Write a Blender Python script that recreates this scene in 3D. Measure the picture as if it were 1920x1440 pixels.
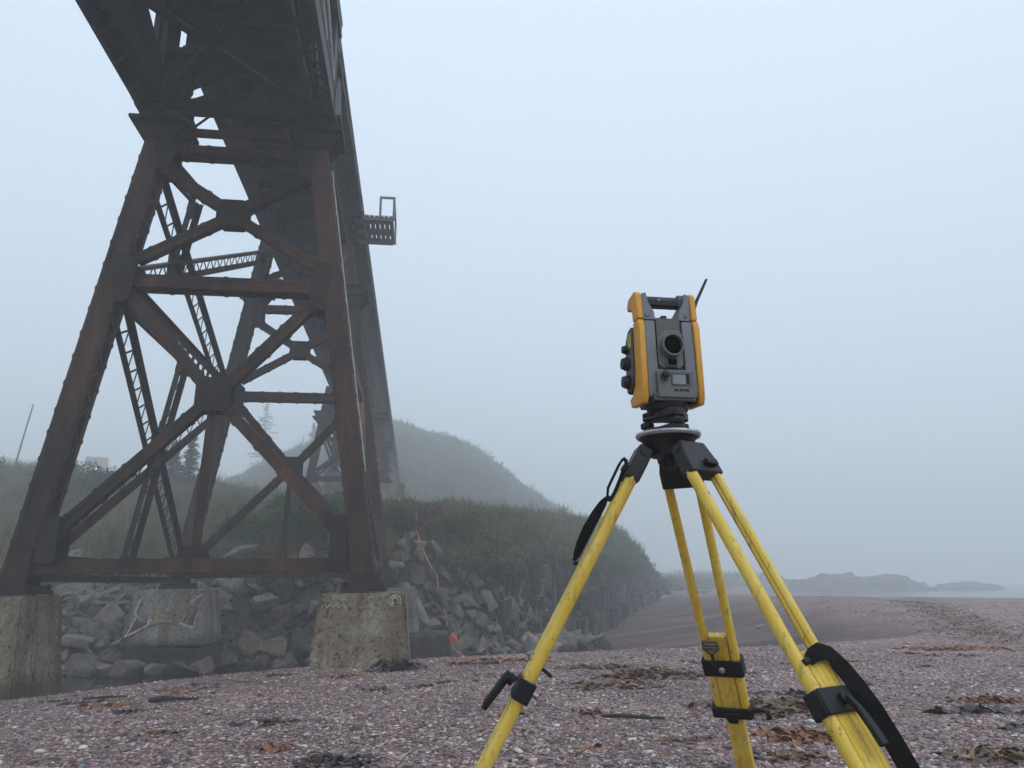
import bpy, bmesh, math, random
import numpy as np
from mathutils import Vector, Matrix, Quaternion
PI = math.pi
R = math.radians
scene = bpy.context.scene
for _o in list(bpy.data.objects):
    bpy.data.objects.remove(_o)
COL = scene.collection

# ------------------------------------------------------------------ camera
cam_d = bpy.data.cameras.new('camera'); cam = bpy.data.objects.new('camera', cam_d); COL.objects.link(cam)
cam_d.sensor_width = 36.0; cam_d.lens = 36.0 * 1360 / 1920
cam_d.clip_start = 0.05; cam_d.clip_end = 3000
cam.location = (0, 0, 1.0)
cam.rotation_mode = 'QUATERNION'
cam.rotation_quaternion = (Matrix.Rotation(R(90 + 15.4), 3, 'X') @ Matrix.Rotation(R(-0.5), 3, 'Z')).to_quaternion()
scene.camera = cam

# ------------------------------------------------------------------ sky, sun, exposure
world = bpy.data.worlds.new('World'); scene.world = world; world.use_nodes = True
wn = world.node_tree; wn.nodes.clear()
w_out = wn.nodes.new('ShaderNodeOutputWorld'); w_bg = wn.nodes.new('ShaderNodeBackground')
sky = wn.nodes.new('ShaderNodeTexSky'); sky.sky_type = 'NISHITA'; sky.sun_disc = False
sky.sun_elevation = R(48); sky.sun_rotation = R(140); sky.air_density = 1.0; sky.dust_density = 2.0
w_tc = wn.nodes.new('ShaderNodeTexCoord'); w_sep = wn.nodes.new('ShaderNodeSeparateXYZ')
w_cr = wn.nodes.new('ShaderNodeValToRGB'); w_mx = wn.nodes.new('ShaderNodeMix'); w_mx.data_type = 'RGBA'
wn.links.new(w_tc.outputs['Generated'], w_sep.inputs[0]); wn.links.new(w_sep.outputs['Z'], w_cr.inputs[0])
# the fog deck itself: even pale overcast, a little brighter overhead
w_cr.color_ramp.elements[0].position = 0.0; w_cr.color_ramp.elements[0].color = (6.0, 7.1, 8.15, 1)
w_cr.color_ramp.elements[1].position = 0.75; w_cr.color_ramp.elements[1].color = (8.0, 9.5, 11.1, 1)
w_mx.inputs[0].default_value = 0.8
wn.links.new(sky.outputs[0], w_mx.inputs[6]); wn.links.new(w_cr.outputs[0], w_mx.inputs[7])
wn.links.new(w_mx.outputs[2], w_bg.inputs[0]); w_bg.inputs[1].default_value = 0.1
wn.links.new(w_bg.outputs[0], w_out.inputs[0])
sun_d = bpy.data.lights.new('sun', 'SUN'); sun = bpy.data.objects.new('sun', sun_d); COL.objects.link(sun)
sun_d.energy = 0.5; sun_d.angle = R(40); sun_d.color = (1.0, 0.97, 0.93)
sun.rotation_euler = (R(42), 0, R(40))
vs = scene.view_settings; vs.view_transform = 'Standard'; vs.look = 'None'; vs.gamma = 1; vs.exposure = 0.40
scene.cycles.use_denoising = True
scene.cycles.volume_bounces = 4
scene.cycles.max_bounces = 8; scene.cycles.diffuse_bounces = 3; scene.cycles.glossy_bounces = 3
scene.cycles.transparent_max_bounces = 8
scene.cycles.use_fast_gi = False

# ------------------------------------------------------------------ materials
def nt(name):
    m = bpy.data.materials.new(name); m.use_nodes = True
    t = m.node_tree; b = t.nodes['Principled BSDF']
    return m, t, b
def N(t, typ, **k):
    n = t.nodes.new(typ)
    for a, v in k.items():
        setattr(n, a, v)
    return n
def noise(t, scale, detail=6, rough=0.6, vec=None, dist=0):
    n = N(t, 'ShaderNodeTexNoise'); n.inputs['Scale'].default_value = scale
    n.inputs['Detail'].default_value = detail; n.inputs['Roughness'].default_value = rough
    n.inputs['Distortion'].default_value = dist
    if vec is not None: t.links.new(vec, n.inputs['Vector'])
    return n
def ramp(t, fac, stops, interp='LINEAR'):
    n = N(t, 'ShaderNodeValToRGB'); cr = n.color_ramp; cr.interpolation = interp
    while len(cr.elements) < len(stops): cr.elements.new(0.5)
    for e, (p, c) in zip(cr.elements, stops):
        e.position = p; e.color = (*c, 1) if len(c) == 3 else c
    t.links.new(fac, n.inputs[0]); return n
def mixc(t, fac, a, b, mode='MIX'):
    n = N(t, 'ShaderNodeMix', data_type='RGBA', blend_type=mode)
    for i, v in ((0, fac), (6, a), (7, b)):
        if hasattr(v, 'links'): t.links.new(v, n.inputs[i])
        elif i == 0: n.inputs[0].default_value = v
        else: n.inputs[i].default_value = (*v, 1)
    return n.outputs[2]
def math_(t, op, a, b=None, c=None):
    n = N(t, 'ShaderNodeMath', operation=op)
    for i, v in enumerate((a, b, c)):
        if v is None: continue
        if hasattr(v, 'links'): t.links.new(v, n.inputs[i])
        else: n.inputs[i].default_value = v
    return n.outputs[0]
def bump(t, b, h, strength=0.3, dist=0.02):
    n = N(t, 'ShaderNodeBump'); n.inputs['Strength'].default_value = strength; n.inputs['Distance'].default_value = dist
    t.links.new(h, n.inputs['Height']); t.links.new(n.outputs[0], b.inputs['Normal']); return n
def coords(t, kind='Object'):
    return N(t, 'ShaderNodeTexCoord').outputs[kind]
def wpos(t):
    return N(t, 'ShaderNodeNewGeometry').outputs['Position']
def scaled(t, v, s):
    n = N(t, 'ShaderNodeMapping'); n.inputs['Scale'].default_value = s; t.links.new(v, n.inputs['Vector']); return n.outputs[0]
def simple(name, col, rough=0.5, metal=0.0, var=0.12, vs_=30, bmp=0.0, spec=0.5):
    m, t, b = nt(name)
    n = noise(t, vs_, 4, 0.6, coords(t))
    lo = tuple(c * (1 - var) for c in col); hi = tuple(min(1, c * (1 + var)) for c in col)
    r = ramp(t, n.outputs[0], [(0.35, lo), (0.65, hi)]); t.links.new(r.outputs[0], b.inputs['Base Color'])
    b.inputs['Roughness'].default_value = rough; b.inputs['Metallic'].default_value = metal
    b.inputs['Specular IOR Level'].default_value = spec
    if bmp: bump(t, b, n.outputs[0], bmp, 0.003)
    return m

def steel(name, base, rust, rustlo=0.45, rusthi=0.7):
    m, t, b = nt(name); p = wpos(t)
    st = noise(t, 1.0, 5, 0.65, scaled(t, p, (3.2, 3.2, 0.55)))
    fine = noise(t, 26, 5, 0.7, p)
    big = noise(t, 0.45, 3, 0.5, p)
    f = math_(t, 'ADD', math_(t, 'MULTIPLY', st.outputs[0], 0.6), math_(t, 'MULTIPLY', big.outputs[0], 0.4))
    f = math_(t, 'ADD', f, math_(t, 'MULTIPLY', math_(t, 'SUBTRACT', fine.outputs[0], 0.5), 0.25))
    r = ramp(t, f, [(rustlo - .1, base), (rustlo + .03, tuple((a + b_) / 2 * .9 for a, b_ in zip(base, rust))), (rusthi, rust)])
    sp = ramp(t, fine.outputs[0], [(0.35, (0.55,) * 3), (0.55, (1, 1, 1)), (0.8, (1.35,) * 3)])
    c = mixc(t, 1.0, r.outputs[0], sp.outputs[0], 'MULTIPLY')
    t.links.new(c, b.inputs['Base Color'])
    b.inputs['Roughness'].default_value = 0.62; b.inputs['Specular IOR Level'].default_value = 0.35
    bump(t, b, fine.outputs[0], 0.5, 0.006)
    return m
M = {}
M['steel'] = steel('weathered_steel', (0.014, 0.012, 0.0115), (0.125, 0.057, 0.026), 0.49, 0.66)
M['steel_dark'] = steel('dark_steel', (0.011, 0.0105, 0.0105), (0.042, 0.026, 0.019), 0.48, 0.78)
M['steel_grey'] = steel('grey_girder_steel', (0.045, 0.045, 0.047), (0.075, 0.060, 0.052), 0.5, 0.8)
M['red_lead'] = steel('red_lead_steel', (0.10, 0.045, 0.035), (0.22, 0.085, 0.055), 0.4, 0.65)
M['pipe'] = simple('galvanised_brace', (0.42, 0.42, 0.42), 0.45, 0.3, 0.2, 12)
M['tie'] = simple('creosoted_timber', (0.045, 0.038, 0.034), 0.9, 0, 0.35, 8, 0.4)
M['wood_grey'] = simple('weathered_plank', (0.20, 0.19, 0.18), 0.9, 0, 0.25, 9, 0.4)

def concrete(name, a, b_, stain, amt=0.5):
    m, t, b = nt(name); p = wpos(t)
    n1 = noise(t, 2.2, 7, 0.65, p); n2 = noise(t, 18, 6, 0.7, p)
    st = noise(t, 1.0, 4, 0.6, scaled(t, p, (3.0, 3.0, 0.35)))
    r = ramp(t, n1.outputs[0], [(0.3, a), (0.7, b_)])
    s = ramp(t, st.outputs[0], [(0.40, (0, 0, 0)), (0.62, (1, 1, 1))])
    f = math_(t, 'MULTIPLY', s.outputs[0], amt)
    c = mixc(t, f, r.outputs[0], stain)
    vo = N(t, 'ShaderNodeTexVoronoi'); vo.inputs['Scale'].default_value = 17; dn = noise(t, 7, 4, 0.7, p); t.links.new(mixc(t, 0.22, p, dn.outputs[1]), vo.inputs['Vector'])
    vr = ramp(t, vo.outputs['Distance'], [(0.14, (0, 0, 0)), (0.36, (1, 1, 1))])
    n3 = noise(t, 5.0, 3, 0.5, p)
    gate = ramp(t, n3.outputs[0], [(0.46, (1, 1, 1)), (0.60, (0, 0, 0))])
    pit = math_(t, 'MAXIMUM', vr.outputs[0], gate.outputs[0])
    c = mixc(t, 1.0, c, ramp(t, pit, [(0.0, (0.42, 0.38, 0.33)), (1.0, (1, 1, 1))]).outputs[0], 'MULTIPLY')
    sp = ramp(t, n2.outputs[0], [(0.3, (0.50,) * 3), (0.7, (1.40,) * 3)])
    c = mixc(t, 1.0, c, sp.outputs[0], 'MULTIPLY')
    # algae and wet band near the waterline (a stain of its own, by height)
    sep = N(t, 'ShaderNodeSeparateXYZ'); t.links.new(p, sep.inputs[0])
    h = math_(t, 'ADD', sep.outputs['Z'], math_(t, 'MULTIPLY', n1.outputs[0], 0.7))
    wet = ramp(t, h, [(0.0, (0.45, 0.42, 0.36)), (0.25, (1, 1, 1))])
    t.links.new(mixc(t, 1.0, c, wet.outputs[0], 'MULTIPLY'), b.inputs['Base Color'])
    b.inputs['Roughness'].default_value = 0.85
    hh = math_(t, 'ADD', math_(t, 'MULTIPLY', pit, 0.7), math_(t, 'MULTIPLY', n2.outputs[0], 0.5))
    bump(t, b, hh, 1.0, 0.05)
    return m
M['conc'] = concrete('stained_concrete', (0.17, 0.142, 0.10), (0.40, 0.35, 0.255), (0.11, 0.066, 0.030), 0.75)
M['conc_grey'] = concrete('grey_concrete', (0.16, 0.155, 0.135), (0.27, 0.26, 0.23), (0.12, 0.070, 0.030), 0.75)
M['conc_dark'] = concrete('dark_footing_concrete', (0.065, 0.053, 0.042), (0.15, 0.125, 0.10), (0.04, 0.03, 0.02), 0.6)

def rockmat(name, lo, hi, rnd=True, sc=5.0):
    m, t, b = nt(name); p = coords(t)
    n1 = noise(t, sc, 8, 0.68, p); n2 = noise(t, sc * 5, 5, 0.7, p)
    lay = noise(t, 3.0, 5, 0.6, scaled(t, p, (1, 1, 7)))
    f = math_(t, 'ADD', math_(t, 'MULTIPLY', n1.outputs[0], 0.55), math_(t, 'MULTIPLY', lay.outputs[0], 0.45))
    r = ramp(t, f, [(0.33, lo), (0.52, tuple((x + y) / 2 for x, y in zip(lo, hi))), (0.68, hi)])
    c = r.outputs[0]
    if rnd:
        oi = N(t, 'ShaderNodeObjectInfo')
        rr = ramp(t, oi.outputs['Random'], [(0.0, (0.55, 0.54, 0.52)), (0.35, (0.75, 0.73, 0.70)), (0.6, (0.98, 0.90, 0.80)), (0.8, (1.02, 0.82, 0.76)), (1.0, (1.5, 1.45, 1.35))])
        c = mixc(t, 1.0, c, rr.outputs[0], 'MULTIPLY')
    sp = ramp(t, n2.outputs[0], [(0.3, (0.7,) * 3), (0.72, (1.3,) * 3)])
    c = mixc(t, 1.0, c, sp.outputs[0], 'MULTIPLY')
    t.links.new(c, b.inputs['Base Color']); b.inputs['Roughness'].default_value = 0.75
    bump(t, b, math_(t, 'ADD', f, math_(t, 'MULTIPLY', n2.outputs[0], 0.3)), 0.7, 0.05)
    return m
M['rock'] = rockmat('riprap_stone', (0.055, 0.048, 0.040), (0.29, 0.255, 0.205))
M['conc_rust'] = concrete('rust_streaked_concrete', (0.26, 0.24, 0.205), (0.39, 0.37, 0.325), (0.17, 0.098, 0.044), 0.75)
M['gap_rock'] = rockmat('small_dark_stone', (0.025, 0.024, 0.022), (0.12, 0.11, 0.10))
M['shale'] = rockmat('shale_rock', (0.035, 0.030, 0.028), (0.115, 0.100, 0.088))
def slatemat():
    m, t, b = nt('upright_shale'); p = coords(t); w = wpos(t)
    a = noise(t, 1.0, 6, 0.7, scaled(t, w, (9, 9, .8))); f = noise(t, 14, 6, 0.7, w)
    r = ramp(t, a.outputs[0], [(0.34, (0.016, 0.013, 0.012)), (0.50, (0.055, 0.046, 0.040)), (0.60, (0.12, 0.105, 0.09)), (0.72, (0.23, 0.21, 0.18))])
    oi = N(t, 'ShaderNodeObjectInfo'); rr = ramp(t, oi.outputs['Random'], [(0, (.5, .5, .5)), (.7, (1, .97, .93)), (1, (1.5, 1.45, 1.35))])
    c = mixc(t, 1.0, r.outputs[0], rr.outputs[0], 'MULTIPLY'); c = mixc(t, 1.0, c, ramp(t, f.outputs[0], [(0.3, (.6,) * 3), (0.7, (1.35,) * 3)]).outputs[0], 'MULTIPLY')
    t.links.new(c, b.inputs['Base Color']); b.inputs['Roughness'].default_value = 0.8
    bump(t, b, math_(t, 'ADD', a.outputs[0], math_(t, 'MULTIPLY', f.outputs[0], .4)), 0.9, 0.06); return m
M['slate'] = slatemat()
M['pale_rock'] = rockmat('pale_streaked_rock', (0.09, 0.09, 0.09), (0.36, 0.35, 0.33), False, 3)
M['sea_rock'] = rockmat('sea_rock', (0.05, 0.048, 0.048), (0.10, 0.095, 0.09), False, 1)

def beachmat():
    m, t, b = nt('shingle_and_wet_sand'); p = wpos(t)
    at = N(t, 'ShaderNodeAttribute', attribute_name='wet'); wet = at.outputs['Fac']
    v1 = N(t, 'ShaderNodeTexVoronoi'); v1.inputs['Scale'].default_value = 70; v1.inputs['Randomness'].default_value = 1
    t.links.new(scaled(t, p, (1, 1, 1)), v1.inputs['Vector'])
    v2 = N(t, 'ShaderNodeTexVoronoi'); v2.inputs['Scale'].default_value = 26; t.links.new(p, v2.inputs['Vector'])
    s1 = N(t, 'ShaderNodeSeparateColor'); t.links.new(v1.outputs['Color'], s1.inputs[0])
    s2 = N(t, 'ShaderNodeSeparateColor'); t.links.new(v2.outputs['Color'], s2.inputs[0])
    PAL = [(0.0, (0.042, 0.025, 0.024)), (0.27, (0.125, 0.078, 0.074)), (0.48, (0.20, 0.135, 0.13)), (0.62, (0.11, 0.098, 0.10)),
           (0.74, (0.29, 0.215, 0.20)), (0.86, (0.42, 0.35, 0.33)), (0.94, (0.22, 0.24, 0.28)), (0.975, (0.68, 0.61, 0.55))]
    c1 = ramp(t, s1.outputs[0], PAL, 'CONSTANT'); c2 = ramp(t, s2.outputs[1], PAL, 'CONSTANT')
    big = noise(t, 0.8, 4, 0.6, p)
    sel = ramp(t, s2.outputs[2], [(0.60, (0, 0, 0)), (0.61, (1, 1, 1))])
    c = mixc(t, sel.outputs[0], c1.outputs[0], c2.outputs[0])
    patch = ramp(t, big.outputs[0], [(0.32, (0.88, 0.75, 0.70)), (0.62, (1.72, 1.46, 1.36))])
    c = mixc(t, 1.0, c, patch.outputs[0], 'MULTIPLY')
    # smooth sand: long faint bands, few dark specks
    bands = noise(t, 1.0, 6, 0.62, scaled(t, p, (0.16, 0.9, 1)))
    grit = noise(t, 90, 3, 0.7, p)
    sand = ramp(t, bands.outputs[0], [(0.36, (0.060, 0.037, 0.034)), (0.5, (0.105, 0.068, 0.062)), (0.64, (0.165, 0.112, 0.102))])
    sandc = mixc(t, 1.0, sand.outputs[0], ramp(t, grit.outputs[0], [(0.3, (0.8,) * 3), (0.7, (1.2,) * 3)]).outputs[0], 'MULTIPLY')
    c = mixc(t, wet, c, sandc)
    t.links.new(c, b.inputs['Base Color'])
    rg = N(t, 'ShaderNodeMapRange'); t.links.new(wet, rg.inputs[0]); rg.inputs[3].default_value = 0.7; rg.inputs[4].default_value = 0.85
    sg = N(t, 'ShaderNodeMapRange'); t.links.new(wet, sg.inputs[0]); sg.inputs[3].default_value = 0.4; sg.inputs[4].default_value = 0.15; t.links.new(sg.outputs[0], b.inputs['Specular IOR Level'])
    t.links.new(rg.outputs[0], b.inputs['Roughness'])
    h1 = math_(t, 'SUBTRACT', 1.0, v1.outputs['Distance']); h2 = math_(t, 'SUBTRACT', 1.0, v2.outputs['Distance'])
    h = math_(t, 'ADD', math_(t, 'MULTIPLY', h1, 0.6), math_(t, 'MULTIPLY', math_(t, 'MULTIPLY', h2, sel.outputs[0]), 1.4))
    hw = math_(t, 'MULTIPLY', h, math_(t, 'SUBTRACT', 1.0, wet))
    hs = math_(t, 'MULTIPLY', math_(t, 'MULTIPLY', bands.outputs[0], wet), 1.5)
    bump(t, b, math_(t, 'ADD', hw, hs), 0.9, 0.012)
    return m
M['beach'] = beachmat()
def pebblemat():
    m, t, b = nt('pebble'); oi = N(t, 'ShaderNodeObjectInfo')
    c = ramp(t, oi.outputs['Random'], [(0.0, (0.066, 0.040, 0.037)), (0.18, (0.16, 0.10, 0.094)), (0.38, (0.25, 0.172, 0.162)), (0.53, (0.12, 0.108, 0.112)),
        (0.62, (0.36, 0.275, 0.255)), (0.74, (0.50, 0.415, 0.385)), (0.88, (0.21, 0.245, 0.29)), (0.915, (0.36, 0.18, 0.11)), (0.94, (0.70, 0.64, 0.58))], 'CONSTANT')
    n = noise(t, 3.0, 4, 0.7, coords(t))
    cc = mixc(t, 1.0, c.outputs[0], ramp(t, n.outputs[0], [(0.3, (0.8,) * 3), (0.7, (1.2,) * 3)]).outputs[0], 'MULTIPLY')
    t.links.new(cc, b.inputs['Base Color']); b.inputs['Roughness'].default_value = 0.5
    return m
M['pebble'] = pebblemat()

def hillmat():
    m, t, b = nt('grassy_bank_soil'); p = wpos(t)
    n1 = noise(t, 0.5, 6, 0.65, p); n2 = noise(t, 7, 6, 0.7, p)
    r = ramp(t, n1.outputs[0], [(0.3, (0.035, 0.045, 0.020)), (0.48, (0.060, 0.068, 0.030)), (0.60, (0.095, 0.085, 0.050)), (0.75, (0.075, 0.060, 0.045))])
    at = N(t, 'ShaderNodeAttribute', attribute_name='rocky')
    rk = ramp(t, n2.outputs[0], [(0.3, (0.05, 0.045, 0.04)), (0.7, (0.15, 0.14, 0.125))])
    c = mixc(t, at.outputs['Fac'], r.outputs[0], rk.outputs[0])
    c = mixc(t, 1.0, c, ramp(t, n2.outputs[0], [(0.3, (0.6,) * 3), (0.7, (1.3,) * 3)]).outputs[0], 'MULTIPLY')
    t.links.new(c, b.inputs['Base Color']); b.inputs['Roughness'].default_value = 0.95
    bump(t, b, n2.outputs[0], 0.8, 0.08)
    return m
M['hill'] = hillmat()

def leafmat(name, cols, rough=0.6):
    m, t, b = nt(name); oi = N(t, 'ShaderNodeObjectInfo'); n = noise(t, 0.42, 5, 0.65, wpos(t)); n2 = noise(t, 12, 2, 0.5, wpos(t))
    f = math_(t, 'ADD', math_(t, 'MULTIPLY', n.outputs[0], 0.95), math_(t, 'ADD', math_(t, 'MULTIPLY', oi.outputs['Random'], 0.30), math_(t, 'MULTIPLY', n2.outputs[0], 0.20)))
    k = len(cols); r = ramp(t, f, [(0.52 + 0.40 * i / (k - 1), c) for i, c in enumerate(cols)])
    t.links.new(r.outputs[0], b.inputs['Base Color']); b.inputs['Roughness'].default_value = rough
    b.inputs['Specular IOR Level'].default_value = 0.25
    try:
        b.inputs['Subsurface Weight'].default_value = 0.0
    except Exception: pass
    return m
M['leaf'] = leafmat('bank_leaves', [(0.022, 0.036, 0.012), (0.040, 0.078, 0.016), (0.070, 0.100, 0.024), (0.085, 0.070, 0.030), (0.14, 0.095, 0.045)])
M['leaf_green'] = leafmat('shrub_leaves', [(0.030, 0.060, 0.022), (0.050, 0.095, 0.032), (0.075, 0.125, 0.040), (0.12, 0.14, 0.04)])
M['leaf_red'] = leafmat('reddish_leaves', [(0.07, 0.035, 0.03), (0.10, 0.045, 0.038), (0.09, 0.07, 0.035)])
M['grass'] = leafmat('bank_grass', [(0.055, 0.070, 0.022), (0.095, 0.100, 0.036), (0.16, 0.135, 0.062), (0.20, 0.140, 0.075)])
M['needle'] = leafmat('spruce_needles', [(0.020, 0.032, 0.018), (0.032, 0.048, 0.026)])
M['bark'] = simple('bark', (0.07, 0.055, 0.045), 0.95, 0, 0.3, 12, 0.5)
M['grey_wood'] = simple('driftwood_grey', (0.17, 0.155, 0.14), 0.9, 0, 0.35, 14, 0.5)
M['dark_wood'] = simple('wet_driftwood', (0.035, 0.027, 0.024), 0.75, 0, 0.4, 20, 0.5)
def kelpmat(name, lo, mid, hi):
    m, t, b = nt(name); n = noise(t, 9, 5, 0.65, wpos(t))
    r = ramp(t, n.outputs[0], [(0.34, lo), (0.52, mid), (0.66, hi)])
    t.links.new(r.outputs[0], b.inputs['Base Color']); b.inputs['Roughness'].default_value = 0.45
    bump(t, b, n.outputs[0], 0.5, 0.01); return m
M['kelp'] = kelpmat('dried_kelp', (0.040, 0.018, 0.012), (0.13, 0.060, 0.025), (0.30, 0.19, 0.09))
M['kelp_orange'] = kelpmat('orange_kelp', (0.07, 0.025, 0.012), (0.24, 0.085, 0.03), (0.38, 0.20, 0.08))
M['kelp_dark'] = kelpmat('dark_kelp', (0.014, 0.009, 0.009), (0.032, 0.018, 0.016), (0.08, 0.04, 0.03))

def watermat(name, col, rough, sc):
    m, t, b = nt(name); p = wpos(t)
    b.inputs['Base Color'].default_value = (*col, 1); b.inputs['Roughness'].default_value = rough
    b.inputs['IOR'].default_value = 1.333; b.inputs['Specular IOR Level'].default_value = 0.5
    n = noise(t, sc, 3, 0.5, scaled(t, p, (1, 2, 1))); bump(t, b, n.outputs[0], 0.12, 0.02)
    return m
M['creek'] = watermat('still_creek_water', (0.010, 0.010, 0.008), 0.03, 3.0)
M['sea'] = watermat('sea_water', (0.03, 0.045, 0.055), 0.15, 0.8)
# instrument and tripod
M['yellow_leg'] = None
def yellowleg():
    m, t, b = nt('yellow_fibreglass'); p = coords(t)
    n = noise(t, 7, 5, 0.6, p); s = noise(t, 1.0, 4, 0.7, scaled(t, p, (60, 60, 9)))
    dirt = ramp(t, s.outputs[0], [(0.55, (0, 0, 0)), (0.66, (0.9,) * 3)])
    sm = noise(t, 22, 5, 0.75, p); dk_ = ramp(t, sm.outputs[0], [(0.62, (0, 0, 0)), (0.68, (1,) * 3)])
    c = ramp(t, n.outputs[0], [(0.3, (0.70, 0.47, 0.040)), (0.55, (0.80, 0.575, 0.080)), (0.75, (0.82, 0.64, 0.18))])
    c2 = mixc(t, math_(t, 'MULTIPLY', dirt.outputs[0], 0.6), c.outputs[0], (0.20, 0.15, 0.07))
    c2 = mixc(t, math_(t, 'MULTIPLY', dk_.outputs[0], 0.75), c2, (0.10, 0.085, 0.06))
    t.links.new(c2, b.inputs['Base Color']); b.inputs['Roughness'].default_value = 0.38
    bump(t, b, sm.outputs[0], 0.25, 0.002)
    return m
M['yellow_leg'] = yellowleg()
M['black_plastic'] = simple('black_plastic', (0.008, 0.008, 0.009), 0.5, 0, 0.3, 40, 0.1, 0.35)
M['black_cast'] = simple('black_cast_metal', (0.012, 0.012, 0.013), 0.5, 0.1, 0.4, 60, 0.25)
M['strap'] = simple('black_webbing', (0.006, 0.006, 0.006), 0.9, 0, 0.4, 120, 0.4, 0.2)
M['metal'] = simple('scuffed_aluminium', (0.42, 0.42, 0.43), 0.35, 0.8, 0.25, 30)
M['inst_yellow'] = simple('amber_shell', (0.72, 0.34, 0.022), 0.42, 0, 0.05, 8, 0.0)
M['inst_grey'] = simple('grey_shell', (0.20, 0.215, 0.24), 0.45, 0, 0.05, 10)
M['inst_dark'] = simple('dark_grey_shell', (0.085, 0.092, 0.10), 0.5, 0, 0.06, 10)
M['inst_olive'] = simple('olive_grey_shell', (0.068, 0.068, 0.058), 0.55, 0, 0.06, 10)
M['inst_panel'] = simple('panel_grey', (0.145, 0.155, 0.15), 0.5, 0, 0.05, 10)
M['inst_black'] = simple('black_rubber', (0.012, 0.012, 0.014), 0.5, 0, 0.2, 40)
M['seam'] = simple('seam_black', (0.01, 0.01, 0.01), 0.8)
M['screen'] = simple('lcd_glass', (0.25, 0.29, 0.28), 0.15, 0, 0.03, 5)
M['glass'] = simple('lens_glass', (0.002, 0.002, 0.003), 0.35, 0, 0.1, 5, 0, 0.05)
M['sticker'] = simple('yellow_sticker', (0.62, 0.55, 0.06), 0.5)
M['white_paint'] = simple('white_spray_paint', (0.50, 0.485, 0.45), 0.8, 0, 0.45, 14)
M['red_paint'] = simple('faded_red_paint', (0.15, 0.06, 0.06), 0.85, 0, 0.4, 12)
M['ochre_paint'] = simple('ochre_paint', (0.42, 0.25, 0.09), 0.85, 0, 0.4, 12)
M['rope'] = simple('salmon_rope', (0.50, 0.20, 0.17), 0.8, 0, 0.15, 60)
M['orange'] = simple('orange_plastic', (0.75, 0.12, 0.03), 0.5)
M['truck_red'] = simple('truck_red', (0.42, 0.035, 0.03), 0.4)
M['truck_grey'] = simple('truck_grey', (0.06, 0.06, 0.07), 0.4)
def emit(name, col, s):
    m, t, b = nt(name); b.inputs['Emission Color'].default_value = (*col, 1); b.inputs['Emission Strength'].default_value = s; return m
M['lamp'] = emit('headlight_glow', (1.0, 0.72, 0.66), 7.0)

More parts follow.
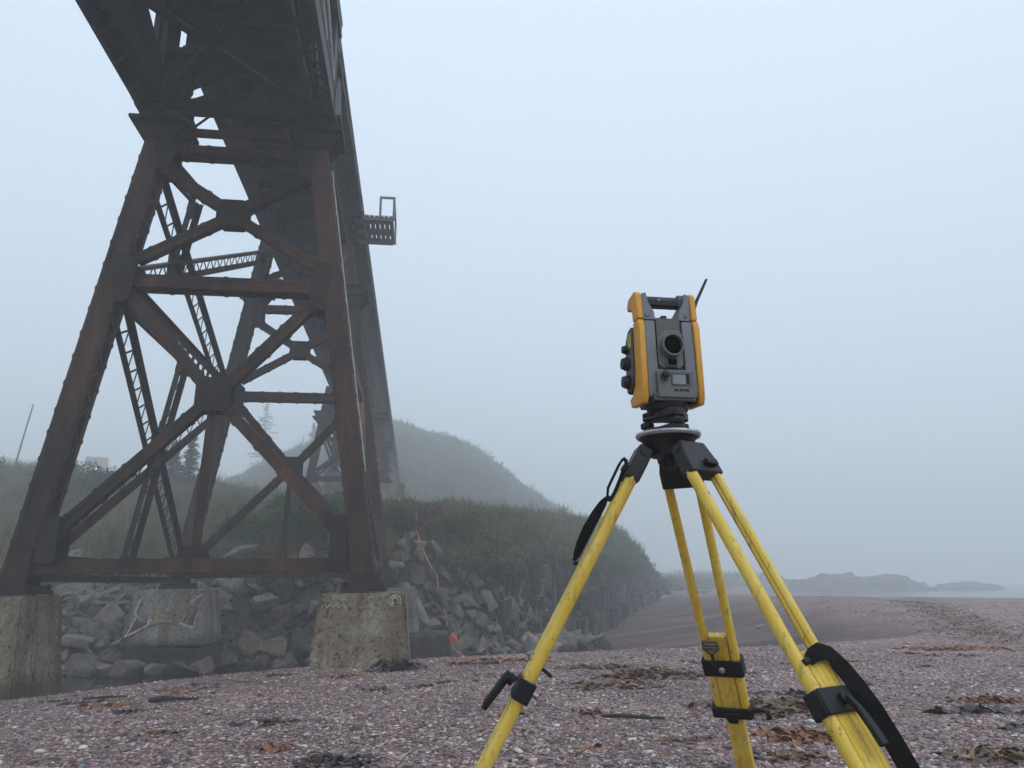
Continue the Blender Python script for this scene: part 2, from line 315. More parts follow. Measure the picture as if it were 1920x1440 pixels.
# ------------------------------------------------------------------ builders
def tag(o, label=None, cat=None, group=None, kind=None):
    if label: o['label'] = label
    if cat: o['category'] = cat
    if group: o['group'] = group
    if kind: o['kind'] = kind
    return o
def empty(name, loc=(0, 0, 0), rot=(0, 0, 0)):
    o = bpy.data.objects.new(name, None); o.location = loc; o.rotation_euler = rot; o.empty_display_size = 0.1
    COL.objects.link(o); return o
def link_mesh(name, me, mat=None, parent=None, loc=(0, 0, 0), smooth=False):
    if mat is not None and not me.materials: me.materials.append(mat)
    o = bpy.data.objects.new(name, me); COL.objects.link(o); o.location = loc
    if parent is not None: o.parent = parent
    if smooth:
        me.polygons.foreach_set('use_smooth', [True] * len(me.polygons))
    return o
class MB:
    """collects shapes, builds ONE mesh object"""
    def __init__(s): s.v = []; s.f = []
    def add(s, vs, fs):
        k = len(s.v); s.v += [tuple(p) for p in vs]; s.f += [tuple(i + k for i in f) for f in fs]; return s
    def obox(s, c, X, Y, Z, hx, hy, hz):
        c = Vector(c); X = Vector(X) * hx; Y = Vector(Y) * hy; Z = Vector(Z) * hz
        vs = [c + X * a + Y * b + Z * d for d in (-1, 1) for b in (-1, 1) for a in (-1, 1)]
        return s.add(vs, [(0, 2, 3, 1), (4, 5, 7, 6), (0, 1, 5, 4), (2, 6, 7, 3), (0, 4, 6, 2), (1, 3, 7, 5)])
    def box(s, x0, x1, y0, y1, z0, z1):
        return s.obox(((x0 + x1) / 2, (y0 + y1) / 2, (z0 + z1) / 2), (1, 0, 0), (0, 1, 0), (0, 0, 1), abs(x1 - x0) / 2, abs(y1 - y0) / 2, abs(z1 - z0) / 2)
    def bar(s, p, q, w, d, wdir, ext=0.0):
        """box from p to q, width w along wdir, depth d across"""
        p = Vector(p); q = Vector(q); L = q - p; n = L.normalized()
        W = Vector(wdir); W = (W - n * W.dot(n)).normalized(); D = n.cross(W)
        return s.obox((p + q) / 2, n, W, D, L.length / 2 + ext, w / 2, d / 2)
    def tube(s, pts, r, n=8, cap=True):
        pts = [Vector(p) for p in pts]; rs = r if hasattr(r, '__len__') else [r] * len(pts)
        k0 = len(s.v); up = Vector((0.13, 0.21, 0.97))
        for i, p in enumerate(pts):
            t = (pts[min(i + 1, len(pts) - 1)] - pts[max(i - 1, 0)]).normalized()
            a = t.cross(up)
            if a.length < 0.1: a = t.cross(Vector((1, 0, 0)))
            a.normalize(); b = t.cross(a)
            for j in range(n):
                an = 2 * PI * j / n; s.v.append(tuple(p + (a * math.cos(an) + b * math.sin(an)) * rs[i]))
        for i in range(len(pts) - 1):
            for j in range(n):
                a = k0 + i * n + j; b = k0 + i * n + (j + 1) % n
                s.f.append((a, b, b + n, a + n))
        if cap:
            s.f.append(tuple(k0 + j for j in reversed(range(n)))); s.f.append(tuple(k0 + (len(pts) - 1) * n + j for j in range(n)))
        return s
    def prism(s, poly, O, X, Y, Z, h0, h1):
        """polygon (a,b) in plane O + a X + b Y extruded along Z from h0 to h1"""
        O = Vector(O); X = Vector(X); Y = Vector(Y); Z = Vector(Z); n = len(poly)
        vs = [O + X * a + Y * b + Z * h for h in (h0, h1) for a, b in poly]
        fs = [tuple(range(n)), tuple(range(2 * n - 1, n - 1, -1))] + [(i, i + n, (i + 1) % n + n, (i + 1) % n) for i in range(n)]
        return s.add(vs, fs)
    def lathe(s, prof, O=(0, 0, 0), X=(1, 0, 0), Y=(0, 1, 0), Z=(0, 0, 1), n=24):
        O = Vector(O); X = Vector(X); Y = Vector(Y); Z = Vector(Z); k = len(s.v); m = len(prof)
        for r, z in prof:
            for j in range(n):
                a = 2 * PI * j / n; s.v.append(tuple(O + X * (r * math.cos(a)) + Y * (r * math.sin(a)) + Z * z))
        for i in range(m - 1):
            for j in range(n):
                a = k + i * n + j; b = k + i * n + (j + 1) % n; s.f.append((a, b, b + n, a + n))
        s.f.append(tuple(k + j for j in reversed(range(n)))); s.f.append(tuple(k + (m - 1) * n + j for j in range(n)))
        return s
    def mesh(s, name):
        me = bpy.data.meshes.new(name); me.from_pydata(s.v, [], s.f)
        bm = bmesh.new(); bm.from_mesh(me); bmesh.ops.recalc_face_normals(bm, faces=bm.faces); bm.to_mesh(me); bm.free()
        return me
    def build(s, name, mat, parent=None, smooth=False, bevel=0, label=None, kind=None, seg=2, autos=None):
        me = s.mesh(name); o = link_mesh(name, me, mat, parent, smooth=smooth)
        if bevel:
            b = o.modifiers.new('bevel', 'BEVEL'); b.width = bevel; b.segments = seg; b.limit_method = 'ANGLE'; b.angle_limit = R(35)
        if smooth or bevel:
            me.polygons.foreach_set('use_smooth', [True] * len(me.polygons))
            try: me.set_sharp_from_angle(angle=R(autos or 38))
            except Exception: pass
        if label: o['label'] = label
        if kind: o['kind'] = kind
        return o

# ------------------------------------------------------------------ scatter helper (geometry nodes, used only for stuff)
def scatter(name, pts, rots, scls, var, srcs, label=None, kind='stuff', parent=None):
    me = bpy.data.meshes.new(name); me.from_pydata([tuple(p) for p in pts], [], [])
    for an, dat in (('rot', rots), ('scl', scls)):
        a = me.attributes.new(an, 'FLOAT_VECTOR', 'POINT'); a.data.foreach_set('vector', np.asarray(dat, np.float32).ravel())
    a = me.attributes.new('var', 'INT', 'POINT'); a.data.foreach_set('value', np.asarray(var, np.int32))
    o = link_mesh(name, me, parent=parent)
    g = bpy.data.node_groups.new(name + '_nodes', 'GeometryNodeTree')
    g.interface.new_socket('Geometry', in_out='INPUT', socket_type='NodeSocketGeometry')
    g.interface.new_socket('Geometry', in_out='OUTPUT', socket_type='NodeSocketGeometry')
    gi = g.nodes.new('NodeGroupInput'); go = g.nodes.new('NodeGroupOutput')
    m2p = g.nodes.new('GeometryNodeMeshToPoints'); g.links.new(gi.outputs[0], m2p.inputs[0])
    jn = g.nodes.new('GeometryNodeJoinGeometry')
    def attr(n, t):
        x = g.nodes.new('GeometryNodeInputNamedAttribute'); x.data_type = t; x.inputs[0].default_value = n; return x
    ar = attr('rot', 'FLOAT_VECTOR'); as_ = attr('scl', 'FLOAT_VECTOR'); av = attr('var', 'INT')
    e2r = g.nodes.new('FunctionNodeEulerToRotation'); g.links.new(ar.outputs[0], e2r.inputs[0])
    for k, s in enumerate(srcs):
        oi = g.nodes.new('GeometryNodeObjectInfo'); oi.inputs[0].default_value = s
        cmp_ = g.nodes.new('FunctionNodeCompare'); cmp_.data_type = 'INT'; cmp_.operation = 'EQUAL'
        ins = [i for i in cmp_.inputs if i.type == 'INT']; ins[1].default_value = k
        g.links.new(av.outputs[0], ins[0])
        ip = g.nodes.new('GeometryNodeInstanceOnPoints')
        g.links.new(m2p.outputs[0], ip.inputs['Points']); g.links.new(oi.outputs['Geometry'], ip.inputs['Instance'])
        g.links.new(cmp_.outputs[0], ip.inputs['Selection'])
        g.links.new(e2r.outputs[0], ip.inputs['Rotation']); g.links.new(as_.outputs[0], ip.inputs['Scale'])
        g.links.new(ip.outputs[0], jn.inputs[0])
    g.links.new(jn.outputs[0], go.inputs[0])
    md = o.modifiers.new('scatter', 'NODES'); md.node_group = g
    if kind: o['kind'] = kind
    if label: o['label'] = label
    return o
def src(name, me, mat):
    if not me.materials: me.materials.append(mat)
    return bpy.data.objects.new(name, me)

# ------------------------------------------------------------------ terrain functions (metres; x right, y away, z up)
PL=np.array([(-160,8),(-60,13),(-14,18.5),(-5,21),(0,23.8),(3,29),(6.7,43),(12,60),(22,90),(40,130),(110,300)],float)
def sst(a,b,x):
    t=np.clip((x-a)/(b-a),0,1); return t*t*(3-2*t)
def sdist(x,y):
    x=np.asarray(x,float); y=np.asarray(y,float)
    best=np.full(x.shape,1e9); sg=np.ones(x.shape)
    for a,b in zip(PL[:-1],PL[1:]):
        dx,dy=b-a; L=dx*dx+dy*dy
        t=np.clip(((x-a[0])*dx+(y-a[1])*dy)/L,0,1)
        ex=x-(a[0]+t*dx); ey=y-(a[1]+t*dy); d=np.hypot(ex,ey)
        c=dx*(y-a[1])-dy*(x-a[0])
        m=d<best-1e-6
        sg=np.where(m,np.sign(c),sg); best=np.where(m,d,best)
    return best*sg
def nz(x,y,s,seed=0.):
    return (np.sin(x/s*1.3+seed)*np.cos(y/s*1.7+seed*2)+np.sin((x+y)/s*2.3+seed*3)*.5+np.cos((x-1.6*y)/s*3.1+seed)*.35)/1.85
CA,SA=0.99144,0.13053
def hill(x,y):
    x=np.asarray(x,float); y=np.asarray(y,float)
    d=sdist(x,y); u=x*CA+y*SA
    A=np.interp(d,[-4,0,1.5,4,7,14,20,30,38,60,90,120,170],[-2.2,-1.15,-.3,.9,1.6,3.3,5.2,7.6,8.2,10.0,14.6,21.0,22])+.8*sst(-28,-36,x)*sst(12,26,d)
    B=np.interp(d,[-4,0,.8,1.3,2.2,3.4,6,16,60,120],[-2.2,-.9,.8,2.3,4.1,5.2,5.9,6.0,6.0,6.0])
    B=np.where(B>0,B*np.interp(y,[24,34,46,60],[.58,.66,.82,.95]),B)
    w=sst(-7.5,-2.5,u)
    B=np.where(B>0,B*(1-.93*sst(58,76,y)),B)
    z=A*(1-w)+B*w
    zc=np.interp(x*(150/np.clip(y,60,150))**.75,[-82,-44,-23.7,-11.7,-6.3,0,9.5,19,27],[8,25.5,30.8,27.6,24.6,19.3,13.2,3,-6])+nz(x,y,7.,5.)*1.0+nz(x,y,2.5,1.)*.4
    z=np.maximum(z,zc*sst(40,150,y)*(1-.5*sst(160,240,y))-5*(1-sst(40,70,y)))
    z=z
    return z+nz(x,y,3.,1.)*.18*sst(1,6,d)+nz(x,y,9.,4.)*.35*sst(6,20,d)
def yb(x): return np.interp(x,[-30,-8,-4.6,-2,.9,5,9],[7,9.9,11.5,12.25,12.5,13.4,15])
def lowmask(x,y):
    s=x-(y-13)*.1
    return sst(0,1,(y-(yb(x)-.15))/1.9)*(1-sst(5.5,10.5,s))
def beach(x,y):
    x=np.asarray(x,float); y=np.asarray(y,float)
    s=x-(y-13)*.1
    zl=np.interp(s,[-3,0,2,5,9,14],[-1.7,-1.35,-.98,-.58,-.22,.05])+np.interp(y,[20,60],[0,.25])
    zh=np.interp(y,[-20,0,8,13,30,36,60,90],[.2,0,-.05,-.03,.45,.42,.2,.1])
    zh=zh+np.interp(x,[-14,-7,-3.5,0],[-.7,-.38,-.16,-.03])*sst(3,11,y)-.022*np.clip(x-12,0,30)*sst(10,28,y)
    e=x-.36*y
    zh=zh-1.9*sst(33,60,y)*sst(-4,7,e)-1.9*sst(90,130,y)
    m=lowmask(x,y)
    z=zh*(1-m)+zl*m
    return z+nz(x,y,1.7,2.)*.018+nz(x,y,5.,3.)*.03+nz(x,y,2.6,6.)*.05*sst(16,30,y)
def ground(x,y): return np.maximum(beach(x,y),hill(x,y))


def sheet(name, rs, angs, zf, mat, attr=None, af=None, mask=None):
    RR, AA = np.meshgrid(rs, angs, indexing='ij'); x = RR * np.sin(AA); y = RR * np.cos(AA); z = zf(x, y)
    n, m = x.shape; vs = np.stack([x, y, z], -1).reshape(-1, 3)
    i, j = np.meshgrid(np.arange(n - 1), np.arange(m - 1), indexing='ij'); a = (i * m + j).ravel()
    fs = np.stack([a, a + 1, a + m + 1, a + m], -1)
    if mask is not None:
        k = mask(x, y).ravel(); fs = fs[k[fs].any(1)]
        used = np.zeros(len(vs), bool); used[fs.ravel()] = True; idx = np.cumsum(used) - 1
        vs = vs[used]; fs = idx[fs]; x = x.ravel()[used]; y = y.ravel()[used]
    me = bpy.data.meshes.new(name)
    me.vertices.add(len(vs)); me.vertices.foreach_set('co', vs.ravel())
    me.loops.add(fs.size); me.loops.foreach_set('vertex_index', fs[:, ::-1].ravel())
    me.polygons.add(len(fs)); me.polygons.foreach_set('loop_start', np.arange(0, fs.size, 4)); me.polygons.foreach_set('loop_total', np.full(len(fs), 4))
    me.update(calc_edges=True)
    if af is not None:
        at = me.attributes.new(attr, 'FLOAT', 'POINT'); at.data.foreach_set('value', np.asarray(af(x, y), np.float32).ravel())
    me.polygons.foreach_set('use_smooth', [True] * len(me.polygons))
    o = link_mesh(name, me, mat); o['kind'] = 'structure'; return o
beach_o = sheet('beach', np.concatenate([np.linspace(0.02, 3, 14), np.geomspace(3.1, 395, 330)]), np.radians(np.linspace(-180, 180, 421)),
      beach, M['beach'], 'wet', lambda x, y: np.clip(lowmask(x, y) * 1.15, 0, 1))
hill_o = sheet('hillside', np.geomspace(11, 395, 330), np.radians(np.linspace(-88, 60, 380)), hill, M['hill'], 'rocky',
      lambda x, y: 1 - sst(4.5, 10, sdist(x, y) + nz(x, y, 2., 5.) * 2.2), mask=lambda x, y: sdist(x, y) > -3.5)
def flat(name, x0, x1, y0, y1, z, mat):
    me = bpy.data.meshes.new(name); me.from_pydata([(x0, y0, z), (x1, y0, z), (x1, y1, z), (x0, y1, z)], [], [(0, 1, 2, 3)])
    o = link_mesh(name, me, mat); o['kind'] = 'structure'; return o
WZ = -0.97
flat('creek_water', -120, 12.5, 6, 36, WZ, M['creek'])
flat('sea', 14, 390, 38, 390, -0.9, M['sea'])

# fog: one closed box round everything
hz = MB().box(-400, 400, -400, 400, -3.2, 44.0).build('haze', None); hz['kind'] = 'stuff'; hz['label'] = 'pale sea fog filling the air'
hm = bpy.data.materials.new('fog'); hm.use_nodes = True; ht = hm.node_tree; ht.nodes.clear()
ho = ht.nodes.new('ShaderNodeOutputMaterial'); hv = ht.nodes.new('ShaderNodeVolumePrincipled')
hv.inputs['Color'].default_value = (0.965, 0.985, 1.0, 1); hv.inputs['Density'].default_value = 0.0074; hv.inputs['Anisotropy'].default_value = 0.1
ht.links.new(hv.outputs[0], ho.inputs['Volume']); hz.data.materials.append(hm)

# ------------------------------------------------------------------ trestle bridge frame: u across, v along (away), z up
BA = R(7.5); U = Vector((math.cos(BA), math.sin(BA), 0)); V = Vector((-math.sin(BA), math.cos(BA), 0)); Z = Vector((0, 0, 1))
def W(u, v, z): return U * u + V * v + Z * z
UC = -3.45
def hw(z): return 2.62 - 0.153 * (z - 1.15)
def leg_u(side, z): return UC + side * hw(z)
random.seed(5)

def zigzag(mb, p, q, a, w, bw, th, step, off=(0, 0, 0)):
    """flat bars zigzagging between the lines p..q +- a*w/2, thickness along the normal"""
    p = Vector(p); q = Vector(q); L = (q - p); n = L.normalized(); a = Vector(a).normalized(); nn = n.cross(a); off = Vector(off)
    k = max(1, int(round(L.length / step))); s = -1
    for i in range(k):
        t0 = p + L * (i / k) + a * (w / 2 * s) + off; t1 = p + L * ((i + 1) / k) - a * (w / 2 * s) + off
        d = (t1 - t0).normalized(); sd = nn.cross(d)
        mb.obox((t0 + t1) / 2 + nn * (0.004 * s), d, sd, nn, (t1 - t0).length / 2, bw / 2, th / 2)
        s = -s
def built_member(parent, name, p, q, w, d, wdir, mat, lace=True, bumps=0.45, label=None, fl=0.07):
    """riveted box: two web plates (faces along wdir) a depth d apart, edge angles and laced sides"""
    p = Vector(p); q = Vector(q); L = q - p; n = L.normalized(); Wd = Vector(wdir); Wd = (Wd - n * Wd.dot(n)).normalized(); D = n.cross(Wd)
    m = MB(); c = (p + q) / 2; h = L.length / 2
    for s in (-1, 1):
        m.obox(c + D * (s * (d / 2 - .009)), n, Wd, D, h, w / 2, .009)
        for e in (-1, 1):
            m.obox(c + D * (s * (d / 2 - .018 - fl / 2)) + Wd * (e * (w / 2 - .009)), n, Wd, D, h - .002, .0085, fl / 2)
            # outside angle leg, proud of the web so the edge reads as a flange
            m.obox(c + D * (s * (d / 2 + .006)) + Wd * (e * (w / 2 - .035)), n, Wd, D, h - .004, .033, .006)
            if bumps:
                k = int(L.length / bumps)
                for i in range(k):
                    t = p + n * ((i + .5 + random.uniform(-.08, .08)) * L.length / k)
                    m.obox(t + D * (s * (d / 2 - .03)) + Wd * (e * (w / 2 + .008)), n, Wd, D, .035, .010, .03)
    o = m.build(name, mat, parent, label=label)
    if lace:
        z_ = MB()
        for e in (-1, 1):
            zigzag(z_, p + Wd * (e * (w / 2 - .026)), q + Wd * (e * (w / 2 - .026)), D, d - .05, .055, .010, max(.26, d * .75))
        z_.build('lacing', mat, o, kind='stuff')
    return o
def rivets(m, c, X, Y, nrm, hx, hy, step=.11, r=.014):
    X = Vector(X); Y = Vector(Y); nrm = Vector(nrm); c = Vector(c)
    nx = max(1, int(2 * hx / step)); ny = max(1, int(2 * hy / step))
    for i in range(nx + 1):
        for j in range(ny + 1):
            if 0 < i < nx and 0 < j < ny: continue
            p = c + X * (-hx + 2 * hx * i / nx) + Y * (-hy + 2 * hy * j / ny)
            m.lathe([(r, 0), (r * .8, .007), (r * .3, .011)], p, X, Y, nrm, 6)
def plate(parent, c, X, Y, poly, d, mat, name='gusset_plate', rv=None):
    """a pair of flat plates either side of a member of depth d"""
    X = Vector(X).normalized(); Y = Vector(Y).normalized(); D = X.cross(Y)
    for s in (-1, 1):
        m = MB(); a, b_ = (d / 2 + .013, d / 2 + .027)
        m.prism(poly, c, X, Y, D * s, a, b_)
        o = m.build(name, mat, parent)
        if rv:
            r_ = MB(); rivets(r_, Vector(c) + D * (s * b_), X, Y, D * s, rv[0], rv[1]); r_.build('rivets', mat, o, kind='stuff')
    return o
def lattice(parent, name, p, q, w, normal, mat, cw=.10, cd=.10, step=.30, bw=.042, batt=.34, label=None, gap_plates=False):
    p = Vector(p); q = Vector(q); L = q - p; n = L.normalized(); N_ = Vector(normal); A = N_.cross(n).normalized(); N_ = n.cross(A)
    m = MB(); c = (p + q) / 2; h = L.length / 2
    for s in (-1, 1):
        o_ = A * (s * (w / 2 - cw / 2))
        m.obox(c + o_, n, A, N_, h, cw / 2, .008)                       # flat leg of the angle
        m.obox(c + A * (s * (w / 2 - .008)) - N_ * (cd / 2 + .008), n, A, N_, h, .008, cd / 2)   # standing leg
    for e in (-1, 1):
        m.obox(c + n * (e * (h - batt / 2 - .05)) + N_ * .016, n, A, N_, batt / 2, w / 2 - .004, .008)
    o = m.build(name, mat, parent, label=label)
    z_ = MB(); iw = w - cw
    if gap_plates:
        k = int(L.length / .42)
        for i in range(k):
            z_.obox(p + L * ((i + .5) / k) + N_ * .014, n, A, N_, .09, w / 2 - .02, .006)
    else:
        zigzag(z_, p + n * batt, q - n * batt, A, iw, bw, .009, step, N_ * .014)
    z_.build('lacing', mat, o, kind='stuff')
    return o

def octagon(hx, hy, c):
    return [(-hx, -hy + c), (-hx + c, -hy), (hx - c, -hy), (hx, -hy + c), (hx, hy - c), (hx - c, hy), (-hx + c, hy), (-hx, hy - c)]

def bent(root, v, zb, mat, detail=True, ztop=10.84):
    """one battered frame of a tower: two legs, struts and crossed arms"""
    near = detail
    for s in (-1, 1):
        a = W(leg_u(s, zb + .12), v, zb + .12); b_ = W(leg_u(s, ztop), v, ztop)
        built_member(root, 'leg', a, b_, .35, .44, U, mat, bumps=.42 if near else 0, fl=.09)
        f = W(leg_u(s, zb + .1), v, zb)
        m = MB().obox(f + Z * .03, U, V, Z, .36, .42, .03).obox(f + Z * .10, U, V, Z, .30, .34, .035)
        for e in (-1, 1): m.obox(f + Z * .20 + V * (.232 * e), U, V, Z, .23, .010, .10)
        for e in (-1, 1):
            for g in (-1, 1): m.lathe([(.035, 0), (.035, .07), (.02, .09)], f + U * (.31 * e) + V * (.36 * g) + Z * .06, U, V, Z, 6)
        m.build('base_shoe', M['steel_dark'], root)
        # joint plates on the leg, inner side
        for zz, hh_, ww in ((6.12, .44, .36), (8.62, .36, .36)):
            if zz < zb + .2: continue
            c = W(leg_u(s, zz) - s * .20, v, zz)
            plate(root, c, U, Z, [(-ww / 2 * s, -hh_ * .75), (-ww / 2 * s + s * .12, -hh_), (ww / 2 * s - s * .10, -hh_), (ww / 2 * s + s * .02, hh_), (-ww / 2 * s + s * .14, hh_), (-ww / 2 * s, hh_ * .7)], .44, M['steel_dark'], rv=(ww / 2 - .05, hh_ * .7) if near else None)
        if zb < 2:
            c = W(leg_u(s, 1.8) - s * .30, v, 1.66)
            plate(root, c, U, Z, [(-.16 * s, -.30), (.14 * s, -.30), (.10 * s, .46), (-.16 * s, .42)], .40, M['steel_dark'])
    def arm(p, q, w=.19, d=.15, lace=True, name='diagonal_brace'):
        p = Vector(p); q = Vector(q); n = (q - p).normalized()
        return built_member(root, name, p, q, w, d, n.cross(V), mat, lace, .5 if near else 0, fl=.05)
    def strut(z, w=.30, inset=.2, d=.34, lace=True):
        return built_member(root, 'horizontal_strut', W(leg_u(-1, z) + inset, v, z), W(leg_u(1, z) - inset, v, z), w, d, Z, mat, lace, .42 if near else 0)
    if zb < 2:
        strut(1.32, .22, .12, .28)
        lc = W(UC, v, 4.12); plate(root, lc, U, Z, octagon(.28, .29, .07), .31, M['steel_dark'], 'centre_gusset', (.24, .25) if near else None)
        for s in (-1, 1):
            arm(W(leg_u(s, 5.9) - s * .30, v, 5.92), lc + W(s * .2, 0, .2), .20, .34 if s < 0 else .16)
            arm(W(leg_u(s, 1.75) - s * .30, v, 1.80), lc + W(s * .2, 0, -.2), .19)
        built_member(root, 'centre_post', W(UC - .02, v, 3.85), W(UC - .06, v, 1.46), .13, .09, U, M['steel'], False, 0, fl=.03)
        if near:
            plate(root, W(UC - .06, v, 1.52), U, Z, [(-.22, -.1), (.22, -.1), (.12, .12), (-.12, .12)], .22, M['steel_dark'])
    if zb < 6.3:
        strut(6.12, .24, .2, .30)
    uc_ = W(UC, v, 7.52); plate(root, uc_, U, Z, octagon(.27, .25, .09), .24, M['steel_dark'], 'centre_gusset', (.21, .19) if near else None)
    for s in (-1, 1):
        arm(W(leg_u(s, 8.3) - s * .16, v, 8.42), uc_ + W(s * .2, 0, .14), .20, .20)
        arm(W(leg_u(s, 6.5) - s * .25, v, 6.55), uc_ + W(s * .2, 0, -.14), .18)
    strut(8.75, .17, .2, .30)
    # frame above the cap
    lattice(root, 'horizontal_strut', W(leg_u(-1, 9.5) + .2, v, 9.42), W(leg_u(1, 9.5) - .2, v, 9.42), .50, V * -1, mat, .11, .12, .36, .05, .2)
    xc = W(UC, v, 10.25)
    for s in (-1, 1):
        for e in (-1, 1):
            arm(W(leg_u(s, 10.25 + e * .6) - s * .1, v, 10.25 + e * .62), xc, .15, .16, False)
    plate(root, xc, U, Z, octagon(.16, .15, .05), .17, M['steel_dark'], 'centre_gusset')
    strut(10.72, .20, .1, .24, False)
    # bearing ledges at the cap
    for s in (-1, 1):
        m = MB(); f = W(leg_u(s, 9.2), v, 9.2)
        m.obox(f + Z * .02, U, V, Z, .50, .40, .03).obox(f + Z * .30, U, V, Z, .45, .38, .03)
        for e in (-1, 1):
            m.prism([(-.46, 0), (.46, 0), (.24, -.34), (-.24, -.34)], f + V * (.27 * e), U, Z, V, -.01, .01)
            m.obox(f + Z * .16 + V * (.30 * e), U, V, Z, .36, .015, .115)
        m.build('bearing_cap', M['steel_dark'], root)

def side_frames(root, va, vb, zb, mat, red=False):
    """longitudinal bracing between the two frames of a tower, in both battered side planes"""
    for s in (-1, 1):
        def S(t, z): return W(leg_u(s, z), va + (vb - va) * t, z)
        nrm = (V.cross((S(0, 9) - S(0, 2)).normalized())) * 1.0
        if nrm.dot(U) * s < 0: nrm = -nrm
        def L_(name, t0, z0, t1, z1, w=.36, step=.28, mt=mat, **k): return lattice(root, name, S(t0, z0), S(t1, z1), w * 1.3, nrm, mt, step=step, **k)
        if zb < 2:
            L_('lattice_brace', .03, 5.85, .95, 1.5, .40, .25)
            L_('lattice_brace', .05, 1.62, .97, 5.95, .42, .34, mt=M['red_lead'] if s > 0 else mat, cw=.15)
            L_('lattice_post', .5, 3.95, .5, 1.25, .40, .30)
            L_('lattice_post', .5, 4.1, .5, 6.0, .36, .30)
            m = MB(); m.obox(S(.5, 3.85), V, Z, nrm, .34, .34, .03); m.build('side_gusset', M['steel_dark'], root)
            L_('side_strut', .02, 6.1, .98, 6.1, .42, .4, cw=.17, gap_plates=True)
            L_('side_strut', .02, 1.32, .98, 1.32, .34, .4, cw=.13)
            L_('lattice_brace', .02, 8.3, .97, 6.0, .40, .26)
            L_('side_strut', .03, 6.3, .98, 10.35, .30, .22, cw=.11)
            L_('lattice_post', .27, 7.35, .27, 9.0, .36, .30)
            L_('lattice_brace', .01, 8.7, .28, 9.05, .30, .30)
            m = MB(); m.obox(S(.27, 7.3), V, Z, nrm, .30, .36, .03); m.build('side_gusset', M['steel_dark'], root)
        else:
            L_('lattice_brace', .03, 8.6, .97, 8.0, .36, .25)
            L_('lattice_brace', .03, zb + .4, .97, 8.6, .40, .3)
            L_('lattice_brace', .03, 8.6, .97, 10.6, .36, .3); L_('lattice_brace', .03, 10.6, .97, 8.6, .36, .3)
            L_('side_strut', .02, 8.7, .98, 8.7, .34, .4)

t1 = empty('trestle_tower', W(UC, 16.5, .9)); tag(t1, 'tall rusty riveted steel tower standing on four concrete piers beside the beach', 'bridge tower', 'steel towers carrying the bridge')
t2 = empty('trestle_tower', W(UC, 41, 6)); tag(t2, 'shorter fog-faded steel tower standing on the grassy bank behind the first one', 'bridge tower', 'steel towers carrying the bridge')
TOWER_PARENTS = (t1, t2)
bent(t1, 12.5, .90, M['steel']); bent(t1, 20.5, .95, M['steel'], True)
side_frames(t1, 12.5, 20.5, .9, M['steel'])
bent(t2, 37, 5.85, M['steel'], False); bent(t2, 45, 7.6, M['steel'], False)
side_frames(t2, 37, 45, 5.85, M['steel'])
m = MB(); m.tube([W(leg_u(1, z) + .20, 12.72, z) for z in (8.7, 7, 5, 2.9)], .014, 6); m.build('pale_edge_tube', M['pipe'], t1)  # thin pale tube following the outer edge of the near right leg
# parts were made in world coordinates: keep them there under the Empty
bpy.context.view_layer.update()
for t in TOWER_PARENTS:
    for c in t.children: c.matrix_parent_inverse = t.matrix_world.inverted()

# ------------------------------------------------------------------ deck
HALF = 1.54
dk = empty('bridge_deck', W(UC, 40, 12.1)); tag(dk, 'long railway deck on deep steel girders fading into the fog above the towers', 'bridge deck')
dkp = []
for s in (-1, 1):
    m = MB(); u0 = UC + s * 1.0; v0, v1 = 12.3, 128.0
    m.obox(W(u0, (v0 + v1) / 2, 11.46), U, V, Z, .012, (v1 - v0) / 2, .54)
    for zz in (10.92, 12.0): m.obox(W(u0, (v0 + v1) / 2, zz), U, V, Z, .19, (v1 - v0) / 2, .02)
    x = v0 + .05
    while x < v1:
        for e in (-1, 1): m.obox(W(u0 + e * .09, x, 11.46), U, V, Z, .075, .008, .52)
        x += 1.15
    dkp.append(m.build('plate_girder', M['steel_grey'], dk))
for k in range(25):
    v = 14.2 + k * 3.3; m = MB()
    for zz in (11.05, 11.9): m.bar(W(UC - .95, v, zz), W(UC + .95, v, zz), .10, .10, Z)
    m.bar(W(UC - .95, v + .01, 11.1), W(UC + .95, v + .01, 11.85), .08, .05, Z); m.bar(W(UC - .95, v - .05, 11.85), W(UC + .95, v - .05, 11.1), .08, .04, Z)
    dkp.append(m.build('cross_frame', M['steel_dark'], dk))
tm = MB().obox((0, 0, 0), U, V, Z, HALF, .168, .13).mesh('tie'); tm.materials.append(M['tie'])
v = -7.6; k = 0
while v < 96:
    o = bpy.data.objects.new('tie', tm); COL.objects.link(o); jit = random.uniform(-.022, .022)
    o.location = W(UC + jit, v, 12.16); o.parent = dk; dkp.append(o); v += .37; k += 1
for s in (-1, 1):
    dkp.append(MB().obox(W(UC + s * .75, 56, 12.37), U, V, Z, .035, 64, .08).build('rail', M['steel'], dk))
    dkp.append(MB().obox(W(UC + s * 1.45, 56, 12.38), U, V, Z, .10, 64, .085).build('guard_timber', M['tie'], dk))
